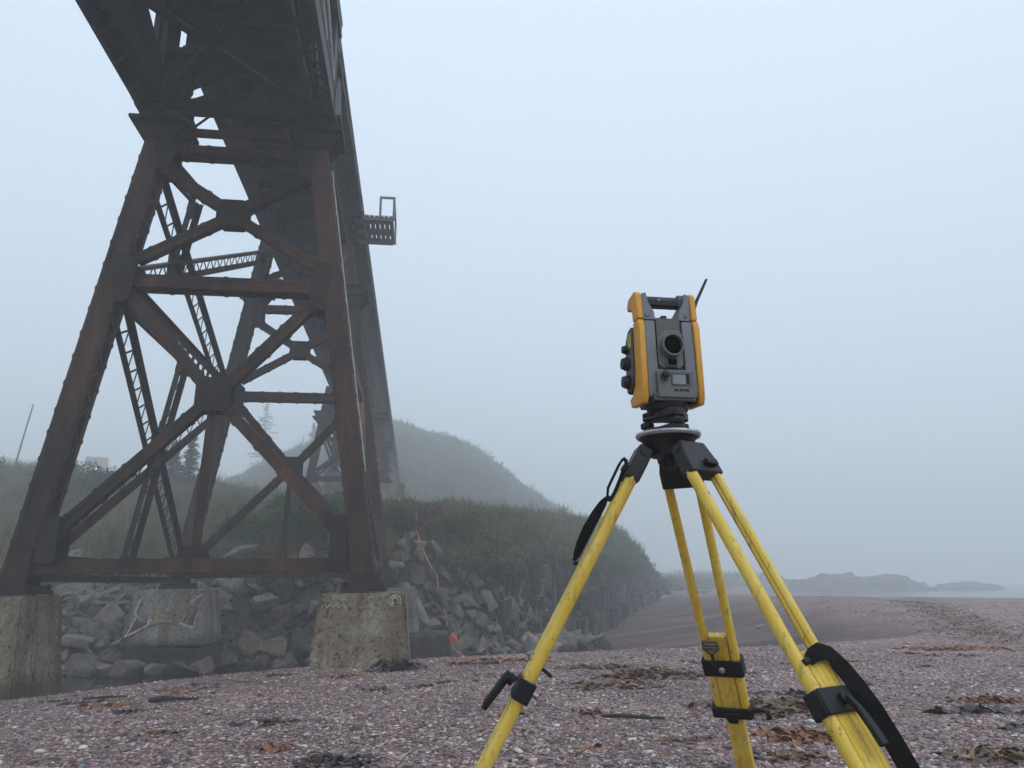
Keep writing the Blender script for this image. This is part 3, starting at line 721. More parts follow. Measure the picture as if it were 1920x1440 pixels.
# near span: deep deck truss overhead
HT = 1.62; PN = [12.35, 8.55, 4.75, .95, -2.85, -6.65]
for s in (-1, 1):
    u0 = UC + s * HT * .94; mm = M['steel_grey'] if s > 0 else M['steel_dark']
    dkp.append(built_member(dk, 'bottom_chord', W(u0, 12.6, 9.62), W(u0, -6.8, 9.62), .50, .44, Z, mm, True, .45))
    dkp.append(built_member(dk, 'top_chord', W(u0, 12.6, 11.82), W(u0, -6.8, 11.82), .36, .34, Z, mm, True, 0))
    for i, v in enumerate(PN):
        dkp.append(built_member(dk, 'truss_post', W(u0, v, 9.8), W(u0, v, 11.7), (.26 if i else .5) if s > 0 else .62, .24, V, mm, False, 0))
        m = MB()
        for e in (-1, 1): m.prism([(-.55, -.30), (.55, -.30), (.55, .12), (.20, .70), (-.20, .70), (-.55, .12)], W(u0 + e * .235, v, 9.68), V, Z, U, -.008, .008)
        dkp.append(m.build('gusset_plate', M['steel_dark'], dk))
    for i in range(len(PN) - 1):
        a, b_ = (9.9, 11.7) if i % 2 == 0 else (11.7, 9.9)
        m = MB()
        for e in (-1, 1): m.bar(W(u0 + e * .10, PN[i], a), W(u0 + e * .10, PN[i + 1], b_), .15 if s > 0 else .5, .02, V)
        dkp.append(m.build('truss_diagonal', mm, dk))
        if s < 0:
            m = MB(); m.bar(W(u0 + .02, PN[i], b_), W(u0 + .02, PN[i + 1], a), .42, .03, V); dkp.append(m.build('truss_diagonal', mm, dk))
            vm = (PN[i] + PN[i + 1]) / 2; dkp.append(built_member(dk, 'truss_post', W(u0, vm, 9.8), W(u0, vm, 11.7), .34, .22, V, mm, False, 0))
for i, v in enumerate(PN):
    for zz, w in ((9.55, .22), (10.7, .14), (11.75, .20)):
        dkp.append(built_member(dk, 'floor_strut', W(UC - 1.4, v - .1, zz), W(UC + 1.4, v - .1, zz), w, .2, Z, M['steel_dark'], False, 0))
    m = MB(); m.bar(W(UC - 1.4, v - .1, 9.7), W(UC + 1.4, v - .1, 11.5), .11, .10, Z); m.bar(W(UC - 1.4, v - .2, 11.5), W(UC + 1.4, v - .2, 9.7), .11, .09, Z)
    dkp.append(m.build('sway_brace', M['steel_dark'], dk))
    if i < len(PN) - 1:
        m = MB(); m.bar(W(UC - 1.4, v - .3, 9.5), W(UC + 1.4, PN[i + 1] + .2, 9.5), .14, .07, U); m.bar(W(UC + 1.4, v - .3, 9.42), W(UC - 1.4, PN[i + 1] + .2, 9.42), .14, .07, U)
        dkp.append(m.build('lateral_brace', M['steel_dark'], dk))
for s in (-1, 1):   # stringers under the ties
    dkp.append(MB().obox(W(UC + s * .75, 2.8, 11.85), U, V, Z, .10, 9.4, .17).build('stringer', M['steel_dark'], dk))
# galvanised pipe stays on the seaward face
for a, b_ in ((W(-1.72, 10.6, 9.9), W(-1.70, 4.0, 11.6)), (W(-1.72, 11.6, 9.9), W(-1.70, 7.6, 11.9))):
    dkp.append(MB().tube([a, b_], .035, 8).build('pipe_stay', M['pipe'], dk))
bpy.context.view_layer.update()
for c in dk.children: c.matrix_parent_inverse = dk.matrix_world.inverted()

# refuge platform bracketed off the seaward side
rp = empty('refuge_platform', W(UC + HALF, 21.8, 12.05)); tag(rp, 'small railed plank platform jutting from the seaward edge of the deck', 'platform')
u_in = UC + HALF - .1; u_out = u_in + 1.05
for i in range(7):
    u = u_in + .08 + i * .15
    MB().obox(W(u, 21.8 + random.uniform(-.03, .03), 12.14), U, V, Z, .062, .92, .025).build('plank', M['wood_grey'], rp)
for v in (21.05, 21.8, 22.5):
    MB().obox(W((u_in + u_out) / 2 - .1, v, 12.07), U, V, Z, .58, .15, .045).build('cross_beam', M['wood_grey'], rp)
for (u, v) in ((u_out, 20.95), (u_out - .42, 20.95), (u_out, 22.65)):
    MB().obox(W(u, v, 12.45), U, V, Z, .035, .035, .38).build('railing_post', M['wood_grey'], rp)
MB().obox(W(u_out - .21, 20.95, 12.84), U, V, Z, .25, .03, .03).build('top_rail', M['wood_grey'], rp)
MB().obox(W(u_out, 21.8, 12.84), U, V, Z, .03, .85, .03).build('top_rail', M['wood_grey'], rp)
bpy.context.view_layer.update()
for c in rp.children: c.matrix_parent_inverse = rp.matrix_world.inverted()

# ------------------------------------------------------------------ concrete piers
def frustum(mb, u, v, z0, z1, a0, b0, a1, b1, du0=0):
    vs = [W(u + du0 + sx * a0, v + sy * b0, z0) for sx, sy in ((-1, -1), (1, -1), (1, 1), (-1, 1))] + [W(u + sx * a1, v + sy * b1, z1) for sx, sy in ((-1, -1), (1, -1), (1, 1), (-1, 1))]
    return mb.add(vs, [(3, 2, 1, 0), (4, 5, 6, 7)] + [(i, (i + 1) % 4, (i + 1) % 4 + 4, i + 4) for i in range(4)])
def rough(o, sub, amp, scale, seed):
    """chip and wobble a mesh: subdivide and push vertices with noise"""
    from mathutils import noise as NS
    me = o.data; bm = bmesh.new(); bm.from_mesh(me)
    bmesh.ops.bevel(bm, geom=list(bm.edges), offset=.035, segments=2, affect='EDGES')
    for _ in range(sub):
        bmesh.ops.subdivide_edges(bm, edges=[e for e in bm.edges if e.calc_length() > .12], cuts=1, use_grid_fill=True)
    bmesh.ops.triangulate(bm, faces=bm.faces); bm.normal_update()
    for vx in bm.verts:
        p = vx.co * scale + Vector((seed, seed * 2, 0)); d = NS.fractal(p, 1.0, 2.0, 4) * amp
        vx.co += vx.normal * d
    bm.to_mesh(me); bm.free(); me.polygons.foreach_set('use_smooth', [True] * len(me.polygons))
    try: me.set_sharp_from_angle(angle=R(40))
    except Exception: pass
def pier(u, v, zt, zb, top, bot, dep, mat, label, plinth=None, seed=1.):
    r = empty('concrete_pier', W(u, v, zb)); tag(r, label, 'pier', 'concrete piers under the bridge towers')
    m = MB(); frustum(m, u, v, zb, zt, bot / 2, dep / 2 * bot / top, top / 2, dep / 2)
    o = m.build('shaft', mat, r); rough(o, 4, .014, 3.4, seed)
    if plinth:
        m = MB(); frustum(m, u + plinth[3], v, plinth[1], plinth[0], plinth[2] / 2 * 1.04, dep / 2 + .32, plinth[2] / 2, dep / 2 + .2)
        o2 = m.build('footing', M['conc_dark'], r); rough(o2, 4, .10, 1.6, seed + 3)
    return r
p1 = pier(UC + 2.66, 12.5, .88, -1.0, 1.30, 1.66, 1.25, M['conc'], 'stained concrete pier under the nearest right leg, at the edge of the shingle', seed=1.3)
p2 = pier(UC - 2.88, 12.5, .88, -1.3, 1.32, 1.74, 1.25, M['conc'], 'rust-stained concrete pier cut by the left edge of the photo', seed=7.1)
p3 = pier(UC - 2.62, 20.5, .93, -.40, 1.68, 2.0, 1.4, M['conc_rust'], 'grey concrete pier with a faded red and white painted emblem, standing in the rocks', (-.42, -1.6, 1.9, .1), 3.7)
p4 = pier(UC + 2.62, 20.5, .93, -.20, 1.75, 1.95, 1.5, M['conc_grey'], 'pale concrete pier on a block footing, just behind the nearest right pier', (-.22, -1.6, 2.0, .75), 5.2)
p5 = pier(UC - 1.95, 37, 5.85, 3.6, 1.2, 1.5, 1.2, M['conc_grey'], 'fog-faded concrete pier on the grassy bank, left of the far tower', seed=9.)
p6 = pier(UC + 2.05, 37, 5.85, 3.2, 1.5, 1.75, 1.2, M['conc_grey'], 'fog-faded concrete pier on the grassy bank with a pale band, right of the far tower', seed=11.)
pier(UC - 1.65, 45, 7.6, 5, 1.0, 1.3, 1.1, M['conc_grey'], 'far small concrete pier up the bank behind the left one of the far tower', seed=12.)
pier(UC + 1.65, 45, 7.6, 5, 1.0, 1.3, 1.1, M['conc_grey'], 'far small concrete pier up the bank behind the right one of the far tower', seed=13.)
m = MB()
for i in range(7): m.obox(W(UC + 2.05 - .55 + i * .18, 36.32, 5.02), U, V, Z, .045 + .02 * (i % 2), .02, .14)
m.obox(W(UC + 2.05, 36.34, 4.84), U, V, Z, .7, .02, .05).build('pale_band', M['white_paint'], p6)
# painted emblem on the middle pier: flat print a few mm proud of its sloping face
def face_pt(u, z, v=20.5, zt=.93, zb=-.40, dep=1.4, r=2.0 / 1.68, off=.055):
    t = (z - zb) / (zt - zb); return W(UC - 2.62 + u, v - (dep / 2 * r * (1 - t) + dep / 2 * t) - off, z)
def stroke(m, pts, w):
    for (a, b_), (c, d) in zip(pts[:-1], pts[1:]):
        P = face_pt(a * .88, b_); Q = face_pt(c * .88, d); m.bar(P, Q, w * 1.35, .006, (Q - P).cross(V), .006)
def patch(m, pts, off=.045):
    n = len(pts); vs = [face_pt(a * .88, b_, off=off) for a, b_ in pts] + [face_pt(a * .88, b_, off=off - .006) for a, b_ in pts]
    m.add(vs, [tuple(range(n)), tuple(range(2 * n - 1, n - 1, -1))] + [(i, (i + 1) % n, (i + 1) % n + n, i + n) for i in range(n)])
g1 = MB(); patch(g1, [(-.95, -.13), (-.78, .27), (-.66, .16), (-.47, .17), (-.52, .05)]); g1.build('red_paint', M['red_paint'], p3); g1 = MB(); patch(g1, [(.62, .16), (.80, .52), (.86, .30), (.82, .04), (.72, .08)]); g1.build('red_paint', M['red_paint'], p3)
g2 = MB(); stroke(g2, [(-.98, -.16), (-.76, .30), (-.82, .38), (-.72, .75)], .028); stroke(g2, [(-.98, -.16), (-.42, .10), (-.45, .30), (-.36, .20)], .03)
stroke(g2, [(.40, .14), (.78, .02), (.86, .38)], .03); stroke(g2, [(.62, .62), (.90, .82)], .03); g2.build('white_paint', M['white_paint'], p3)
g3 = MB(); stroke(g3, [(-.42, .34), (-.32, .14), (-.18, .20), (.34, .18)], .045); stroke(g3, [(.44, .16), (.60, .50), (.82, .72)], .03); stroke(g3, [(-.28, .56), (-.18, .42)], .05); stroke(g3, [(.0, .50), (.10, .40)], .05); g3.build('ochre_paint', M['ochre_paint'], p3)
# pale scribble and loops near the top of the right pier
def fp1(u, z, off=.03):
    t = (z + 1.0) / 1.88; b_ = 1.25 / 2 * (1.66 / 1.30); return W(UC + 2.66 + u, 12.5 - (b_ * (1 - t) + .625 * t) - off, z)
m = MB()
for k, rr in enumerate((.085, .05)):
    pts = [fp1(.50 + rr * math.cos(a), .76 + rr * math.sin(a)) for a in np.linspace(-.6, 4.4, 16)]; m.tube(pts, .007, 4)
m.build('painted_loop', M['white_paint'], p1)
m = MB(); m.tube([fp1(-.62 + .03 * i, .70 + .035 * ((i * 7) % 3 - 1)) for i in range(14)], .007, 4); m.build('painted_scribble', M['white_paint'], p1)
bpy.context.view_layer.update()
for t in list(bpy.data.objects):
    if t.name.startswith('concrete_pier'):
        for c in t.children: c.matrix_parent_inverse = t.matrix_world.inverted()

# ------------------------------------------------------------------ rocks
rng = np.random.RandomState(11); random.seed(11)
def rock_mesh(name, seed, sx=1., sy=.8, sz=.5, n=15, bev=.035, mat=None, noise_amp=.02, sub=0):
    r = random.Random(seed); bm = bmesh.new()
    for i in range(n):
        p = Vector((r.uniform(-1, 1), r.uniform(-1, 1), r.uniform(-1, 1)))
        m_ = max(abs(p.x), abs(p.y), abs(p.z)); p = p / m_ * r.uniform(.72, 1.0)
        bm.verts.new((p.x * sx / 2, p.y * sy / 2, p.z * sz / 2))
    g = bmesh.ops.convex_hull(bm, input=list(bm.verts))
    bmesh.ops.delete(bm, geom=[v for v in bm.verts if not v.link_faces], context='VERTS')
    bmesh.ops.dissolve_limit(bm, angle_limit=R(14), verts=bm.verts, edges=bm.edges)
    bmesh.ops.bevel(bm, geom=list(bm.edges), offset=bev, segments=2, affect='EDGES', clamp_overlap=True)
    bmesh.ops.triangulate(bm, faces=bm.faces)
    if sub:
        from mathutils import noise as NS
        bmesh.ops.subdivide_edges(bm, edges=[e for e in bm.edges if e.calc_length() > .10], cuts=sub, use_grid_fill=True)
        bmesh.ops.triangulate(bm, faces=bm.faces); bm.normal_update()
        for v in bm.verts: v.co += v.normal * NS.fractal(v.co * 3.5 + Vector((seed, 0, 0)), 1., 2., 3) * noise_amp
    me = bpy.data.meshes.new(name); bm.to_mesh(me); bm.free()
    me.polygons.foreach_set('use_smooth', [True] * len(me.polygons))
    try: me.set_sharp_from_angle(angle=R(32))
    except Exception: pass
    me.materials.append(mat or M['rock']); return me
RK = [rock_mesh('boulder', 100 + i, 1., random.uniform(.6, .95), random.uniform(.28, .65), 14 + i % 5, .03, sub=1) for i in range(14)]
def gz(x, y): return float(ground(np.array([x]), np.array([y]))[0])
def gn(x, y, e=.25):
    n = Vector((gz(x - e, y) - gz(x + e, y), gz(x, y - e) - gz(x, y + e), 2 * e)); return n.normalized()
def place_rock(me, x, y, s, dz=0., label=None, group=None, rz=None, tilt=.35, name='boulder', cat='boulder', mat=None):
    o = bpy.data.objects.new(name, me); COL.objects.link(o)
    q = Vector((0, 0, 1)).rotation_difference(gn(x, y)) if tilt < .5 else Quaternion()
    e = Matrix.Rotation(rz if rz is not None else random.uniform(0, 2 * PI), 3, 'Z').to_quaternion()
    t = Quaternion((1, random.uniform(-tilt, tilt), random.uniform(-tilt, tilt), 0)).normalized()
    o.rotation_mode = 'QUATERNION'; o.rotation_quaternion = q @ t @ e
    o.scale = (s, s * random.uniform(.85, 1.15), s * random.uniform(.85, 1.2)); o.location = (x, y, gz(x, y) + dz)
    tag(o, label, cat, group); return o
def along(px, d):
    """point at distance d inland of the bank line, at line station x = px"""
    for a, b_ in zip(PL[:-1], PL[1:]):
        if a[0] <= px <= b_[0]:
            t = (px - a[0]) / (b_[0] - a[0]); p = a + (b_ - a) * t; n = np.array([-(b_ - a)[1], (b_ - a)[0]]); n /= np.hypot(*n)
            return p + n * d
RG = 'angular riprap boulders piled along the creek bank'
pier_xy = [(W(UC - 2.6, 20.3, 0), 1.62), (W(UC + 2.6, 20.5, 0), 1.25)]
placed = []
def ok_pos(x, y, r):
    for p, q in pier_xy:
        if abs((Vector((x, y, 0)) - p).dot(U)) < q and abs((Vector((x, y, 0)) - p).dot(V)) < q: return False
    for a, b_, c in placed:
        if (a - x) ** 2 + (b_ - y) ** 2 < ((.56 if x < -3.6 else .50) * (c + r) / 2) ** 2: return False
    return True
nr = 0; tries = 0
while nr < 296 and tries < 9000:
    tries += 1
    px = random.uniform(-12.5, 1.6) if random.random() < .66 else random.uniform(-3.4, 1.9); d = random.triangular(-.45, 4.4, .8) if px < -8 else random.triangular(-.6, 2.2, .5) if px < -1.5 else random.triangular(-1.7, 1.3, -.2)
    if px > 0 and d > 1.2 - px * .25: continue
    big = random.random()
    s = random.uniform(.95, 1.25) if big < .16 else random.uniform(.6, .95) if big < .78 else random.uniform(.38, .6)
    if d > 2.8: s *= .8
    x, y = along(px, d)
    if not ok_pos(x, y, s): continue
    placed.append((x, y, s))
    uu = x * CA + y * SA
    zone = ('left of the painted middle pier' if uu < -7.2 else 'around the painted middle pier' if uu < -4.9 else 'between the painted pier and the right pier' if uu < -1.9 else 'behind the right pier' if uu < -.1 else 'right of the pier footing below the rope' if uu < 1.6 else 'at the foot of the shale cliff')
    lvl = 'at the waterline' if d < .2 else 'halfway up the pile' if d < 1.7 else 'high on the pile'
    sz = 'large' if s > .85 else 'medium' if s > .5 else 'small'
    place_rock(random.choice(RK), x, y, s * (1 if px < -3.4 else .86), .10 * s + (0 if px < -3.4 else random.uniform(0, .30)), f'{sz} angular riprap boulder {lvl}, {zone}', RG, tilt=.45)
    nr += 1
# boulders that stand out
place_rock(rock_mesh('boulder', 501, 1.5, 1.1, .85, 18, .05, M['rock'], .03, 1), -8.9, 24.6, 1.15, .1, 'large rounded dark boulder on the slope above the bottom strut, left of the green shrubs', tilt=.1)
place_rock(rock_mesh('boulder', 502, 1.2, .9, .7, 14, .04, M['pale_rock'], .03, 1), -8.3, 22.3, 1.1, .25, 'pale white-streaked boulder just right of the painted middle pier', tilt=.2)
place_rock(rock_mesh('boulder', 503, .9, .35, .30, 12, .03, M['pale_rock'], .02, 1), -15.4, 28.4, 1.3, .1, 'long pale slab leaning on the grassy slope at left', tilt=.2, rz=.6)
place_rock(rock_mesh('boulder', 504, .6, .5, .4, 12, .03, M['kelp_orange'], .02, 1), -13.2, 27.3, .55, .05, 'small tan boulder low on the slope between the lattice braces', tilt=.2)
place_rock(rock_mesh('boulder', 505, 1., .8, .55, 16, .03, M['pale_rock'], .02, 1), -.85, 23.9, .75, .45, 'pale banded boulder topping the pile at the foot of the cliff', tilt=.4)
place_rock(rock_mesh('boulder', 506, 1.3, .9, .85, 14, .04, M['rock'], .02, 1), -1.75, 22.1, .95, .0, 'large smooth grey block at the waterline right of the pier footing', tilt=.2)
place_rock(rock_mesh('boulder', 507, 1.2, .9, .55, 14, .04, M['rock'], .02, 1), .9, 24.2, .95, .25, 'flat-topped grey boulder at the right end of the pile', tilt=.15)
place_rock(rock_mesh('boulder', 508, 1.1, .8, .75, 12, .04, M['rock'], .02, 1), -6.15, 19.7, .8, .1, 'pyramid-shaped boulder at the waterline right of the painted pier footing', tilt=.15)
for i, (a_, b_, s_) in enumerate(((-1.5, 19.15, .62), (-1.05, 19.0, .5), (-.5, 18.95, .75), (.1, 19.0, .5), (.62, 18.92, .85), (1.15, 19.2, .6), (-1.75, 19.6, .7), (1.5, 19.8, .7))):
    q_ = W(UC - 2.6 + a_, b_, 0)
    o = place_rock(RK[(i * 3) % 14], q_.x, q_.y, s_ * 1.1, .25, 'boulder at the waterline against the footing of the painted pier', 'boulders against the painted pier footing', tilt=.3); o.location.z = -.86
for i in range(44):
    px = random.uniform(-21, -5.5); x, y = along(px, random.uniform(3.6, 9.5))
    s_ = random.uniform(.3, 1.3); u_ = x * CA + y * SA
    w_ = 'left of the painted pier' if u_ < -9 else 'above the painted pier' if u_ < -5 else 'behind the right leg'
    place_rock(random.choice(RK), x, y, s_, .0, f'{"large" if s_ > .9 else "medium" if s_ > .6 else "small"} grey boulder half buried in the grassy slope, {w_}', 'boulders in the grassy slope', tilt=.3)
# loose stones filling the gaps: nobody could count them
P_, R_, S_, V_ = [], [], [], []
for i in range(5200):
    px = random.uniform(-20, 3.0); d = random.triangular(-.7, 7.5, 1.2); x, y = along(px, d); s = random.uniform(.08, .34)
    P_.append((x, y, gz(x, y) + s * .1)); R_.append((random.uniform(-.6, .6), random.uniform(-.6, .6), random.uniform(0, 6.28))); S_.append((s, s, s * random.uniform(.5, 1))); V_.append(i % 6)
SRK = [src('stone', rock_mesh('stone', 700 + i, 1, .8, .7, 11, .03, M['gap_rock']), M['gap_rock']) for i in range(6)]
scatter('loose_stones', P_, R_, S_, V_, SRK, 'loose broken stones filling the gaps of the riprap bank')

# ------------------------------------------------------------------ shale cliff at the foot of the headland
cl = empty('shale_cliff', (4, 30, -.3)); tag(cl, 'dark upright shale slabs forming the low cliff beside the wet sand', 'cliff')
SL = []
for i in range(10):
    r = random.Random(900 + i); m = MB(); n = 5
    w, d, h = r.uniform(.13, .30), r.uniform(.25, .5), 1.0
    rings = []
    for k in range(n):
        t = k / (n - 1); q = 1 - .25 * t * r.random()
        rings.append([((-w / 2 * q + r.uniform(-.03, .03)), -d / 2 * q + r.uniform(-.06, .06), t + r.uniform(-.04, .04) * (0 < k < n - 1)), ((w / 2 * q + r.uniform(-.03, .03)), -d / 2 * q + r.uniform(-.06, .06), t + (r.uniform(-.12, .12) if k == n - 1 else 0)),
                      (w / 2 * q, d / 2 * q, t), (-w / 2 * q, d / 2 * q, t)])
    vs = [p for rg in rings for p in rg]; fs = [(3, 2, 1, 0), tuple(range((n - 1) * 4, n * 4))]
    for k in range(n - 1):
        for j in range(4): fs.append((k * 4 + j, k * 4 + (j + 1) % 4, (k + 1) * 4 + (j + 1) % 4, (k + 1) * 4 + j))
    m.add(vs, fs); me = m.mesh('rock_slab'); me.materials.append(M['slate']); SL.append(me)
def cliff_pt(s, d):
    pts = PL[4:9]; seg = np.hypot(*(pts[1:] - pts[:-1]).T); a = 0
    for i, L in enumerate(seg):
        if s <= a + L or i == len(seg) - 1:
            t = (s - a) / L; p = pts[i] + (pts[i + 1] - pts[i]) * t; n = np.array([-(pts[i + 1] - pts[i])[1], (pts[i + 1] - pts[i])[0]]) / L
            return p + n * d, math.atan2(*(pts[i + 1] - pts[i])[::-1])
        a += L
s = -.6; k = 0; cpl = []
while s < 46 and k < 290:
    for row in range(3 if s < 12 else 2):
        (x, y), an = cliff_pt(max(s, 0) + random.uniform(-.15, .15), .15 + row * .42 + random.uniform(-.18, .18))
        x += min(s, 0)
        o = bpy.data.objects.new('rock_slab', random.choice(SL)); COL.objects.link(o)
        zb = float(beach(np.array([x]), np.array([y]))[0]) - .5
        h = (.9 + row * .75) * random.uniform(.62, 1.2) * np.interp(s, [0, 4, 28, 46], [.75, 1.0, .85, .4]) + .5
        o.location = (x, y, max(zb, -1.5)); o.rotation_euler = (random.uniform(-.10, .10), random.uniform(-.07, .07), an + random.uniform(-.3, .3)); sc_ = random.uniform(.8, 1.35) * np.interp(s, [0, 46], [1, 1.7]); o.scale = (sc_, sc_, h)
        o.parent = cl; cpl.append(o); k += 1
    s += random.uniform(.16, .30) * np.interp(s, [0, 46], [1, 1.9])
mm = MB(); rs_ = random.Random(77)
for i in range(1500):
    s = 44 * rs_.random() ** 1.5; (x, y), an = cliff_pt(s, rs_.uniform(.1, 1.5)); zt = gz(x, y) + rs_.uniform(-.1, .55); w_ = rs_.uniform(.05, .17) * float(np.interp(s, [0, 44], [1, 2])); h_ = rs_.uniform(.5, 1.6)
    q1 = Matrix.Rotation(an + rs_.uniform(-.4, .4), 3, 'Z'); tl = Matrix.Rotation(rs_.uniform(-.10, .10), 3, 'Y')
    q2 = q1 @ tl; mm.obox((x, y, zt - h_ / 2), q2 @ Vector((1, 0, 0)), q2 @ Vector((0, 1, 0)), q2 @ Vector((0, 0, 1)), w_ / 2, rs_.uniform(.08, .2), h_ / 2)
cpl.append(mm.build('slab_mass', M['slate'], cl, kind='stuff'))
# wave-worn ledges where the cliff runs out to the right
for i in range(14):
    (x, y), an = cliff_pt(34 + i * 2.2, -random.uniform(-.5, 2.2))
    o = bpy.data.objects.new('rock_ledge', RK[i % 14]); COL.objects.link(o); o.scale = (random.uniform(3, 5.5), random.uniform(1.2, 2.2), random.uniform(.5, 1.1)); o.rotation_euler = (0, 0, an + random.uniform(-.3, .3))
    o.location = (x, y, float(beach(np.array([x]), np.array([y]))[0]) + .05); o.parent = cl
bpy.context.view_layer.update()
for c in cl.children: c.matrix_parent_inverse = cl.matrix_world.inverted()

# ------------------------------------------------------------------ vegetation
def leaf_clump(name, seed, n, rad, hgt, ls, flat_=.7):
    r = random.Random(seed); vs, fs = [], []
    for i in range(n):
        a = r.uniform(0, 2 * PI); q = math.sqrt(r.random()); c = Vector((math.cos(a) * q * rad, math.sin(a) * q * rad, r.uniform(.02, 1) * hgt * (1 - .4 * q)))
        d = Vector((r.uniform(-1, 1), r.uniform(-1, 1), r.uniform(-.4, .9))).normalized(); e = d.cross(Vector((r.uniform(-1, 1), r.uniform(-1, 1), r.uniform(-1, 1)))).normalized(); s = ls * r.uniform(.6, 1.3)
        k = len(vs); vs += [c - d * s, c + e * s * .42, c + d * s, c - e * s * .42]; fs.append((k, k + 1, k + 2, k + 3))
    me = bpy.data.meshes.new(name); me.from_pydata([tuple(v) for v in vs], [], fs); return me
def grass_clump(name, seed, n, rad, hgt):
    r = random.Random(seed); vs, fs = [], []
    for i in range(n):
        a = r.uniform(0, 2 * PI); q = r.random() * rad; c = Vector((math.cos(a) * q, math.sin(a) * q, 0)); h = hgt * r.uniform(.5, 1.1); l = Vector((r.uniform(-.4, .4), r.uniform(-.4, .4), 0)) * h
        w = Vector((math.cos(a + 1.5), math.sin(a + 1.5), 0)) * .011; k = len(vs)
        vs += [c - w, c + w, c + Vector((0, 0, h * .6)) + l * .35 + w * .8, c + Vector((0, 0, h * .6)) + l * .35 - w * .8, c + Vector((0, 0, h)) + l]
        fs += [(k, k + 1, k + 2, k + 3), (k + 3, k + 2, k + 4)]
    me = bpy.data.meshes.new(name); me.from_pydata([tuple(v) for v in vs], [], fs); return me
LC = [src('leaf_clump', leaf_clump('leaf_clump', 20 + i, 70, .42, .42, .055), M['leaf']) for i in range(4)]
GC = [src('grass_clump', grass_clump('grass_clump', 40 + i, 26, .22, .5), M['grass']) for i in range(4)]
def inside(n, lo, hi, dmin, dmax, rmax):
    out = []
    while len(out) < n:
        m_ = n * 2; a = rng.uniform(lo, hi, m_); rr = rmax * np.sqrt(rng.uniform((20 / rmax) ** 2, 1, m_)) if False else 20 * (rmax / 20) ** rng.uniform(0, 1, m_)
        x = rr * np.sin(a); y = rr * np.cos(a); d = sdist(x, y); k = (d > dmin) & (d < dmax) & (hill(x, y) > beach(x, y))
        out += list(zip(x[k], y[k]))
    return np.array(out[:n])
p = inside(52000, R(-46), R(24), 1.0, 260, 265)
d = sdist(p[:, 0], p[:, 1]); u = p[:, 0] * CA + p[:, 1] * SA
keep = rng.uniform(size=len(p)) < np.where(u > -4.5, sst(.7, 1.3, d), sst(3.6, 8.0, d + nz(p[:, 0], p[:, 1], 1.6, 3.) * 1.6))
keep &= (nz(p[:, 0], p[:, 1], 2.2, 7.) > -.35) | (u > -4.5)
p = p[keep]; u = u[keep]; d = d[keep]
z = hill(p[:, 0], p[:, 1]); rr = np.hypot(p[:, 0], p[:, 1]); sc_ = rng.uniform(.5, 1.25, len(p)) * (1 + .7 * nz(p[:, 0], p[:, 1], 1.3, 4.)) * np.interp(rr, [22, 60, 95, 170, 260], [.72, 1.1, 1.8, 4.2, 6.5])
scatter('bank_foliage', np.c_[p, z - .05], np.c_[rng.uniform(-.3, .3, (len(p), 2)), rng.uniform(0, 6.28, len(p))], np.c_[sc_, sc_, sc_ * rng.uniform(.6, 1.2, len(p))], rng.randint(0, 4, len(p)), LC, 'low leafy ground cover growing over the whole bank and hill')
p = inside(36000, R(-46), R(24), 1.0, 260, 265)
d = sdist(p[:, 0], p[:, 1]); u = p[:, 0] * CA + p[:, 1] * SA
keep = rng.uniform(size=len(p)) < np.where(u > -4.5, sst(1.0, 2.2, d), sst(3.5, 8.0, d))
p = p[keep]; z = hill(p[:, 0], p[:, 1]); rr = np.hypot(p[:, 0], p[:, 1]); sc_ = rng.uniform(.7, 1.5, len(p)) * (1 + .7 * nz(p[:, 0], p[:, 1], 1.3, 4.)) * np.interp(rr, [22, 60, 95, 170, 260], [.85, 1.25, 1.8, 3.0, 4.5])
scatter('bank_grass', np.c_[p, z - .03], np.c_[rng.uniform(-.2, .2, (len(p), 2)), rng.uniform(0, 6.28, len(p))], np.c_[sc_, sc_, sc_ * rng.uniform(.7, 1.3, len(p))], rng.randint(0, 4, len(p)), GC, 'rough grass and weeds growing over the bank and hill')

def shrub(x, y, w, h, mat, label, group=None, n=3200, seed=1, ls=.05, dz=-.1):
    r = random.Random(seed); o = empty('shrub', (x, y, gz(x, y) + dz)); tag(o, label, 'shrub', group)
    lobes = [(Vector((r.uniform(-.5, .5) * w, r.uniform(-.35, .35) * w, r.uniform(.25, .72) * h)), r.uniform(.20, .36) * w) for _ in range(9)]
    vs, fs = [], []
    for i in range(n):
        c, q = lobes[i % 9]; dd = Vector((r.gauss(0, 1), r.gauss(0, 1), r.gauss(0, 1))).normalized(); pnt = c + Vector((dd.x, dd.y, dd.z * .8 * h / w)) * q * (r.uniform(.45, 1.08))
        if pnt.z < .02: continue
        a = (dd + Vector((r.uniform(-1, 1), r.uniform(-1, 1), r.uniform(-.6, .9))) * .9).normalized(); e = a.cross(Vector((r.uniform(-1, 1), r.uniform(-1, 1), r.uniform(-1, 1)))).normalized(); s = ls * r.uniform(.6, 1.3)
        k = len(vs); vs += [pnt - a * s, pnt + e * s * .45, pnt + a * s, pnt - e * s * .45]; fs.append((k, k + 1, k + 2, k + 3))
    me = bpy.data.meshes.new('foliage'); me.from_pydata([tuple(v) for v in vs], [], fs); f = link_mesh('foliage', me, mat, o)
    m = MB()
    for c, q in lobes: m.tube([(0, 0, -.1), tuple(c * .5 + Vector((.05, 0, 0))), tuple(c)], [.035, .02, .008], 5)
    m.build('stems', M['bark'], o); return o
shrub(-22.3, 37.5, 3.9, 2.5, M['leaf_green'], 'rounded green shrub on the left slope below the red truck', None, 6500, 3, .075)
shrub(-7.9, 24.4, 2.6, 1.6, M['leaf_green'], 'bright green shrub on the slope in the left half of the near frame', None, 4500, 4)
